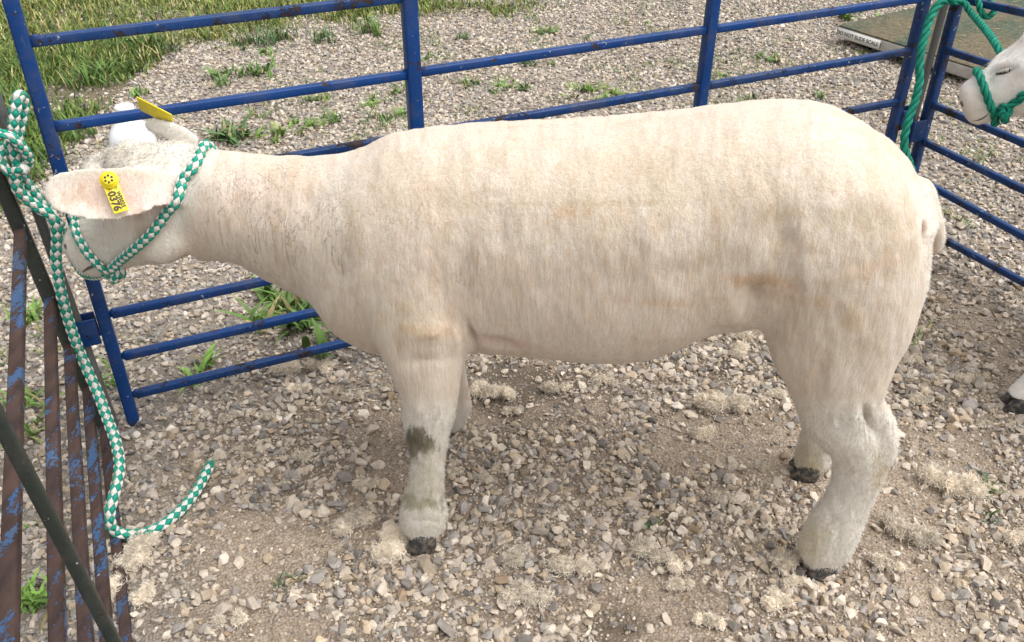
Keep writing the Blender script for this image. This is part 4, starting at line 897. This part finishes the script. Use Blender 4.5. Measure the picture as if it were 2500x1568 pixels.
# ------------------------------------------------------------------ second sheep (mostly out of frame at right)
h2 = gD(2395, 955)
O2 = np.array([h2[0], h2[1]+.08, 0]); AX2 = nrm([.97, -.25, 0]); LT2 = np.array([AX2[1], -AX2[0], 0])
s2 = empty('second_sheep', [*O2[:2], 0], 'pale sheep in a plain green halter, its face at the right edge', 'sheep')
HD2 = nrm(-AX2*math.cos(math.radians(30))-EZ*math.sin(math.radians(30))); HU2 = nrm(-AX2*math.sin(math.radians(30))+EZ*math.cos(math.radians(30)))
m = MB(); sc2 = .78; PO2 = CAM+ray(2350, 262)*1.98-HD2*.262*sc2+HU2*.026*sc2
HP2, HAX2 = head_parts(m, PO2, HD2, HU2, sc2, .95, 1.28)
def pt2(s, z, l=0): return O2+AX2*s+EZ*z+LT2*l
nk = [(PO2-HD2*.02, .065, .060), (PO2-HD2*.05+AX2*.05-EZ*.01, .075, .065), (pt2(.10, .56), .11, .085), (pt2(.20, .53), .16, .12), (pt2(.32, .52), .19, .15), (pt2(.5, .52), .19, .165), (pt2(.7, .52), .185, .17), (pt2(.88, .53), .18, .165), (pt2(.98, .52), .14, .12), (pt2(1.03, .51), .06, .05)]
m.add(*loft(np.array([sup(c, LT2, EZ, b, a, 2.1, 32) for c, a, b in nk])))
for (s0, l0) in ((.02, .085), (.16, -.09), (.80, .10), (.95, -.10)):
    s0_ = s0
    hind = s0 > .5
    secs = [(.50, s0+(.1 if not hind else .06), .10), (.40, s0+.06, .075), (.30, s0+.04, .048), (.22, s0+(.02 if not hind else .07), .036), (.12, s0+(.02 if not hind else .05), .027), (.07, s0+.01, .031), (.035, s0, .036)]
    m.add(*loft(np.array([sup(pt2(s, z, l0), AX2, LT2, a, a*.8, 2.1, 20) for z, s, a in secs])))
mean_ear = HP2(.02, -.055, .04)
for sgn in (-1, 1):
    b_ = HP2(.02, sgn*.06, .03); e1_ = nrm(HAX2[1]*sgn+AX2*.45-EZ*.15); ear_loft(m, [b_, b_+e1_*.04, b_+e1_*.08, b_+e1_*.13], [.018, .032, .034, .008], nrm(EZ+HD2*.4), .005, .008)
V2, F2, _ = remesh(m, .005, 16, lambda V: np.where(((V-PO2)@HD2 > -.03)&(((V-PO2)**2).sum(1) < .1), .3, .6))
D2 = projD(V2); N2, _ = vnormals(V2, F2); dh = np.sqrt(((V2-HP2(.1, 0, 0))**2).sum(1)); hair2 = np.clip((.22-dh)/.05, 0, 1); hair2 = np.maximum(hair2, np.clip((.16-V2[:, 2])/.05, 0, 1))
# closed lid and socket relief round both eyes, at the spot where the photo shows the near one
S2 = 1 if np.dot(HAX2[1], LT2) > 0 else -1
def near2(x, y):
    x, y = (2250+x/5.816)/K, (60+y/5.816)/K; q = (D2[:, 0]-x)**2+(D2[:, 1]-y)**2+np.where(N2@M[2] < .1, 0, 1e6); c = np.argsort(q)[:10]; return c[np.argmin((V2[c]-CAM)@M[2])]
_i = near2(1120, 660); EYP, EYN = V2[_i].copy(), N2[_i].copy(); EYL = np.array([(EYP-PO2)@a for a in HAX2]); ENL = np.array([EYN@a for a in HAX2])
def eyeframe(s):
    m_ = 1 if s == S2 else -1
    Pc = PO2+HAX2[0]*EYL[0]+HAX2[1]*EYL[1]*m_+HAX2[2]*EYL[2]; nn_ = HAX2[0]*ENL[0]+HAX2[1]*ENL[1]*m_+HAX2[2]*ENL[2]; hx = nrm(AX2*-1-np.dot(AX2*-1, nn_)*nn_); hx = nrm(hx*.97-EZ*.22); hx = nrm(hx-np.dot(hx, nn_)*nn_); return Pc, hx, nn_, nrm(np.cross(nn_, hx))*(1 if np.cross(nn_, hx)[2] > 0 else -1)
for s in (-1, 1):
    Pc, hx, nn_, vx = eyeframe(s); q = V2-Pc; a_, b_, c_ = q@hx, q@vx, q@nn_
    lidr = np.exp(-((a_/.026)**2+((b_-.013)/.012)**2+(c_/.04)**2)); cre = np.exp(-((a_/.020)**2+((b_+.001)/.0035)**2+(c_/.03)**2)); under = np.exp(-((a_/.026)**2+((b_+.014)/.008)**2+(c_/.03)**2))
    tear = np.exp(-(((a_-.026)/.008)**2+((b_+.012)/.018)**2+(c_/.03)**2))
    V2 = V2+N2*(.0065*lidr-.005*cre+.0015*under-.004*tear)[:, None]
col2 = WOOL*(1-hair2[:, None])+np.array([.90, .88, .84])*hair2[:, None]
ns = np.clip((.055-np.sqrt(((V2-HP2(.265, 0, -.025))**2).sum(1)))/.03, 0, 1)[:, None]; col2 = col2*(1-.35*ns)+np.array([.55, .45, .36])*.35*ns
sk = np.clip(fbm(D2[:, 0]/9., D2[:, 1]/9., 3)-.58, 0, 1)[:, None]*1.0*hair2[:, None]; col2 = col2*(1-sk)+np.array([.62, .52, .48])*sk
Pc_, hx_, nn2_, vx_ = eyeframe(S2); q = V2-Pc_; lm = np.exp(-(((q@hx_)/.024)**2+((q@vx_-.010)/.010)**2+((q@nn2_)/.03)**2))[:, None]*.55; col2 = col2*(1-lm)+np.array([.62, .50, .48])*lm
lm = np.exp(-(((q@hx_)/.021)**2+((q@vx_)/.0045)**2+((q@nn2_)/.03)**2))[:, None]*.8; col2 = col2*(1-lm)+np.array([.12, .09, .08])*lm
sheep_obj('body', V2, F2, col2, np.stack([hair2, hair2*0, hair2*.25], 1), 150000, s2, 5)
hv, hl, hu = HAX2
for s in (-1, 1):
    Pc, hx, nn_, vx = eyeframe(s); V_, F_ = ball(Pc-nn_*.0045-vx*.001, (.019, .0100, .0075), (hx, nn_, vx)); obj('eye', V_, F_, M_EYE, s2)
    V_, F_ = ball(HP2(.272, s*.018, -.012), np.array([.012, .007, .006])*sc2, (nrm(hu+hv*.3), hl, hv)); obj('nostril', V_, F_, M_NOSTRIL, s2)
    pts = [HP2(.276, s*.010, -.046), HP2(.264, s*.028, -.050), HP2(.240, s*.0385, -.050), HP2(.215, s*.0425, -.040)]
    Pp = catmull(np.array(pts), 6); T, U, W = frames(Pp); th = np.linspace(0, 2*np.pi, 8, endpoint=False); rr_ = .0016*np.sin(np.linspace(.3, np.pi-.1, len(Pp)))
    mm = MB(); mm.add(*rings(Pp[:, None]+rr_[:, None, None]*(U[:, None]*np.cos(th)[None, :, None]+W[:, None]*np.sin(th)[None, :, None]))); mm.build('mouth_line', M_NOSTRIL, s2)
    mm = MB(); r_ = np.random.default_rng(8)
    for k in range(80):
        u = r_.uniform(-1, 1); b_ = Pc+hx*.019*u+vx*(.004-.003*u*u)+nn_*.003; tp_ = b_+(nn_*.010-vx*.013+hx*(.007*u+.004)+r_.normal(0, .0012, 3))*r_.uniform(.6, 1.1); sd_ = hx*.0006
        mm.add(np.array([b_-sd_, b_+sd_, tp_]), [[0, 1, 2]])
    mm.build('eyelashes', M_LASH, s2)
for s0, l0 in ((.02, .085), (.16, -.09), (.80, .10), (.95, -.10)):
    hoof_pair(pt2(s0-.005, 0, l0), -AX2, .042, s2)
ha2 = empty('green_rope_halter', HP2(.1, 0, 0)-EZ*.1, 'plain green twisted rope halter and tether on the second sheep, tied at the right corner', 'halter')
d2_ = projD(V2); 
def on2(x, y, off):
    x, y = (2250+x/5.816)/K, (60+y/5.816)/K; q = (d2_[:, 0]-x)**2+(d2_[:, 1]-y)**2+np.where(N2@M[2] < .1, 0, 1e6); c = np.argsort(q)[:10]; i = c[np.argmin((V2[c]-CAM)@M[2])]; return V2[i]+N2[i]*off
R2 = .0078
kn = on2(1180, 1250, R2*.8); tn2 = float(np.dot(on2(900, 1000, 0)-PO2, HAX2[0])); print('t2', tn2)
P = hide_ring(V2, N2, PO2, HAX2, tn2, R2*.8, *((250, -75) if S2 > 0 else (-70, 255)), 22)
mm = MB(); rope(mm, smooth(P), R2, 'twist', .1); mm.build('noseband', M_TWIST, ha2)
P = [on2(1180, 1250, R2*.8), on2(1260, 1160, R2*.7), on2(1350, 1080, R2*.7), on2(1450, 1000, R2*.7)]; e_ = P[-1]; P += [e_+AX2*.05+EZ*.03, e_+AX2*.10+EZ*.08-LT2*.01, e_+AX2*.12+EZ*.13-LT2*.05]
mm = MB(); rope(mm, smooth(P), R2, 'twist', .2); mm.build('cheek_strap', M_TWIST, ha2)
kk = on2(1180, 1250, .006); mm = MB(); kd2 = depth(kk); lq = lambda a, b, o: CAM+ray(2250+a/5.816, 60+b/5.816)*(kd2-o)
rope(mm, smooth([lq(1120, 1200, .0), lq(1150, 1170, .01), lq(1230, 1190, .012), lq(1240, 1260, .01), lq(1180, 1300, .008), lq(1140, 1270, .012), lq(1190, 1230, .018)]), R2*.9, 'twist', .3)
rope(mm, smooth([lq(1180, 1240, .01), lq(1180, 1320, .004), lq(1185, 1360, -.02), lq(1170, 1300, -.07)]), R2*1.0, 'twist', .4); mm.build('halter_knot', M_TWIST, ha2)
# tether from the head up to the corner, and its loose end hanging by the pin
cz = hit(2330, 0, RC-EX*.05-EY*.03, EY); qd = depth(cz)
lz = lambda a, b, o=0.0: CAM+ray(2000+a/3.36, b/3.36)*(qd-o)
mm = MB(); hp_ = CAM+ray(2000+1470/3.36, 400/3.36)*(depth(PO2)+.10)
rope(mm, smooth([hp_+M[1]*.05+M[0]*.02, hp_, (hp_+lz(1250, 110, .04))/2+M[0]*.004, lz(1250, 110, .04), lz(1190, 30, .03), lz(1130, 0, .025), lz(1080, -20, .02)]), R2, 'twist', .5); mm.build('tether', M_TWIST, ha2)
mm = MB(); rope(mm, smooth([lz(1150, -10, .035), lz(1090, 5, .035), lz(1030, 5, .03), lz(985, 35, .03), lz(940, 90, .03), lz(900, 170, .03), lz(875, 260, .03), lz(850, 350, .03), lz(832, 450, .03), lz(822, 560, .03), lz(825, 650, .03), lz(810, 740, .03), lz(780, 850, .03), lz(745, 950, .03), lz(715, 1050, .03), lz(700, 1130, .03), lz(700, 1210, .03), lz(722, 1290, .03), lz(760, 1400, .03)]), R2*1.2, 'twist', .6)
rope(mm, smooth([lz(1060, -15, .02), lz(1100, 10, .035), lz(1140, 15, .035), lz(1180, -15, .02)]), R2, 'twist', .7)
rope(mm, smooth([lz(1300, -60, .02), lz(1315, 50, .03), lz(1335, 110, .03), lz(1380, 140, .03), lz(1425, 110, .03), lz(1440, 60, .03), lz(1410, 20, .03), lz(1400, -40, .02)]), R2*.95, 'twist', .8)
mm.build('loose_end', M_TWIST, ha2)
# ------------------------------------------------------------------ wool tufts
def wool_tuft(P, size, elong, ang, tone, label, rs):
    r = np.random.default_rng(rs); P = gz(P); P[2] += .006; m = MB(); base = np.array([.79, .705, .585])*tone
    nl = 5+int(size*90); ca, sa = math.cos(ang), math.sin(ang)
    lumps = []
    for k in range(nl):
        a = r.uniform(-1, 1)*elong*size*.42; b = r.normal(0, .22)*size*.5; c = P+np.array([a*ca-b*sa, a*sa+b*ca, size*.06+r.uniform(0, .10)*size]); lumps.append((c, size*r.uniform(.11, .20)))
    VV, FF, CC = [], [], []; off = 0
    for c, rad in lumps:
        ns = int(330+18000*rad); seg = 5; d = r.normal(size=(ns, 3)); d /= np.linalg.norm(d, axis=1)[:, None]; d[:, 2] = np.abs(d[:, 2])*.9-.15
        p = c+d*rad*r.uniform(.3, .95, (ns, 1)); dirv = d*.25+r.normal(0, .7, (ns, 3)); dirv /= np.linalg.norm(dirv, axis=1)[:, None]; curl = r.normal(0, 1, (ns, 3)); step = rad*r.uniform(.14, .34, (ns, 1)); wdt = r.uniform(.0003, .0007, (ns, 1))
        pts = []
        for k in range(seg+1):
            sd_ = np.cross(dirv, curl); sd_ /= np.linalg.norm(sd_, axis=1)[:, None]+1e-9; ww = wdt*(1-.8*(k/seg)**2); pts += [p-sd_*ww, p+sd_*ww]
            p = p+dirv*step; dirv = dirv+np.cross(curl, dirv)*.42-(p-c)/rad*.10+r.normal(0, .12, (ns, 3)); dirv /= np.linalg.norm(dirv, axis=1)[:, None]
        A_ = np.stack(pts, 1); A_[..., 2] = np.maximum(A_[..., 2], P[2]-.008)
        VV.append(A_.reshape(-1, 3)); q = np.array([[2*k, 2*k+1, 2*k+3, 2*k+2] for k in range(seg)]); FF.append((q[None]+(np.arange(ns)*2*(seg+1))[:, None, None]+off).reshape(-1, 4)); off += ns*2*(seg+1)
        cc = base*r.uniform(.8, 1.2)*r.uniform(.78, 1.2, (ns, 1)); CC.append(np.repeat(cc, 2*(seg+1), 0))
        nw = 22; p0 = c+r.normal(0, rad*.7, (nw, 3)); p0[:, 2] = np.abs(p0[:, 2]-P[2])*.5+P[2]; dv = r.normal(0, 1, (nw, 3)); dv[:, 2] *= .25; pts = []; st_ = rad*r.uniform(.15, .42, (nw, 1))
        for k in range(seg+1):
            dv /= np.linalg.norm(dv, axis=1)[:, None]; sd_ = np.cross(dv, EZ); pts += [p0-sd_*.00035, p0+sd_*.00035]; p0 = p0+dv*st_; dv = dv+r.normal(0, .45, (nw, 3))*[1, 1, .4]; p0[:, 2] = np.maximum(p0[:, 2], P[2]-.004)
        A_ = np.stack(pts, 1); VV.append(A_.reshape(-1, 3)); FF.append((q[None]+(np.arange(nw)*2*(seg+1))[:, None, None]+off).reshape(-1, 4)); off += nw*2*(seg+1); CC.append(np.tile(base*1.05, (nw*2*(seg+1), 1)))
        # felted core
        bv, bf = ball(c, (rad*.8,)*3); bv = bv+(bv-c)*(.5*(fbm(bv[:, 0]*160, bv[:, 1]*160+bv[:, 2]*90, 3)-.5))[:, None]
        tri = np.array([[f[0], f[1], f[2], f[2]] for f in bf])
        VV.append(bv); FF.append(tri+off); off += len(bv); CC.append(np.tile(base*.95, (len(bv), 1)))
    F_ = np.concatenate(FF); Fl = [list(dict.fromkeys(f)) for f in F_.tolist()]
    o = obj('wool_tuft', np.concatenate(VV), Fl, M_WOOLT, None, True, col=np.concatenate(CC), origin=P); tag(o, label, 'wool tuft', 'clipped wool tufts on the ground'); return o
TUFTS = [  # Dx,Dy,size,elong,angle,tone,label
 (680, 868, .085, 1.3, .3, 1.0, 'pale wool tuft just inside the lowest rail, left of its twin'), (752, 868, .07, 1.2, -.1, 1.0, 'pale wool tuft beside the fence rail under the chest'), (705, 922, .05, 1.3, .2, 1.05, 'smaller wool tuft in front of the pair by the lowest rail'),
 (828, 945, .045, 1.2, 0, .95, 'thin wool tuft left of the near front leg'), (632, 985, .035, 1, 0, .95, 'little wool tuft on dirt midway to the blue corner post'), (530, 990, .04, 1, 0, .9, 'faint wool tuft nearest the blue corner post'),
 (1160, 930, .085, 1.6, .1, 1.0, 'large wool tuft right behind the front legs'), (1205, 970, .04, 1, 0, 1.08, 'round smooth wool ball under the belly near the front legs'), (1310, 918, .06, 1.2, 0, .95, 'wool tuft under the middle of the belly'),
 (1420, 905, .05, 1.3, 0, .95, 'flat wool tuft under the belly, second from the front legs'), (1740, 835, .065, 1.1, 1.2, 1.05, 'upright pale wool tuft just in front of the thigh'), (1735, 805, .05, 1.2, .2, 1.0, 'wool tuft touching the flank line in front of the thigh'),
 (1690, 960, .105, 1.5, -.1, 1.0, 'widest wool tuft between belly and hind legs'), (1660, 1030, .07, 1.4, .1, 1.0, 'wool tuft in front of the far hind hoof'), (1825, 940, .05, 1, 0, 1.0, 'wool tuft close before the hind leg hock'),
 (715, 1080, .05, 1, 0, .95, 'wool tuft left of the muddy front knee'), (862, 1150, .05, 1.2, .3, .95, 'wool tuft left of the near front pastern'), (825, 1245, .085, 1.3, .5, .92, 'brownish wool tuft left of the near front hoof'),
 (925, 1300, .105, 1.2, 1.0, 1.02, 'ragged wool tuft right against the near front hoof'), (1070, 1120, .04, 1, 0, 1.0, 'small wool tuft right of the front cannon'), (1145, 1135, .04, 1, 0, .9, 'faint wool tuft on the right of the front leg, second out'),
 (1220, 1320, .07, 1.2, .8, .92, 'loose wool tuft on the dirt right of the front hoof'), (1345, 1350, .075, 1.3, -.3, 1.0, 'spiky wool tuft in the middle of the bottom gravel'), (1255, 1425, .085, 1.3, -.5, .86, 'tan oval wool tuft near the bottom edge middle'),
 (1540, 1320, .08, 1.6, -.5, .95, 'long thin wool tuft left of the brown stone'), (1600, 1385, .05, 1.2, 0, .95, 'wool tuft below the long thin one'), (1670, 1470, .05, 1.1, 0, 1.0, 'pale wool tuft at the bottom edge, left of the hind foot tufts'),
 (1765, 1205, .04, 1, 0, .95, 'small wool tuft left of the near hind hoof'), (1700, 1180, .05, 1.4, 0, .9, 'faint wool tuft below the far hind hoof'), (1855, 1335, .065, 1.1, .6, .98, 'wool tuft against the near hind hoof'),
 (1860, 1380, .05, 1.3, .2, 1.0, 'wool tuft just below the near hind hoof'), (1825, 1430, .06, 1.1, 0, 1.06, 'bright wool tuft lowest of the column below the hind hoof'), (2235, 1155, .115, 1.2, -.5, 1.06, 'largest pale wool tuft, on gravel right of the hind leg'),
 (2275, 1160, .05, 1.6, -.2, 1.1, 'white wispy wool tuft at the right side of the largest one'), (2165, 1275, .10, 1.8, -.6, .86, 'long tan wool tuft right of the near hind hoof'), (2080, 1340, .055, 1.2, -.2, 1.0, 'wool tuft right of and below the near hind hoof'),
 (2150, 785, .05, 1.4, 0, 1.0, 'wool tuft behind the thigh with green blades in it'), (2140, 860, .055, 1.5, 0, .95, 'wool tuft right of the lower thigh'), (2280, 898, .055, 1.4, 0, 1.02, 'flat oblong wool tuft before the hoof of the second sheep'),
 (2165, 950, .05, 1.2, 0, .9, 'dull wool tuft just right of the hock'), (2310, 1010, .03, 1, 0, .95, 'tiny wool tuft below the hoof of the second sheep'), (2400, 1275, .07, 1.2, .2, 1.0, 'wool tuft cut by the right edge of the picture'),
 (330, 1310, .10, 1.1, 1.2, .96, 'large wool tuft by the rusty rail under the rope end'), (262, 1400, .08, 1.0, 1.3, 1.05, 'pale wool tuft behind the fourth rusty rail'), (330, 1410, .06, 1.0, .4, 1.05, 'wool tuft just below the large one near the rusty rail'),
 (245, 1295, .05, 1, 0, 1.05, 'wool tuft seen between the fourth and fifth rusty rails'), (545, 1470, .05, 1.3, .2, .95, 'faint wool tuft on dirt near the bottom edge left'), (2120, 690, .03, 1.2, 0, 1.0, 'small wool tuft hidden edge behind the buttock'),
 (1850, 795, .04, 1, 0, .95, 'wool tuft in the shade of the thigh')]
for i, (dx, dy, sz, el, an, tn, lb) in enumerate(TUFTS): wool_tuft(gD(dx, dy), sz*.82, el, an, tn, lb, 500+i)
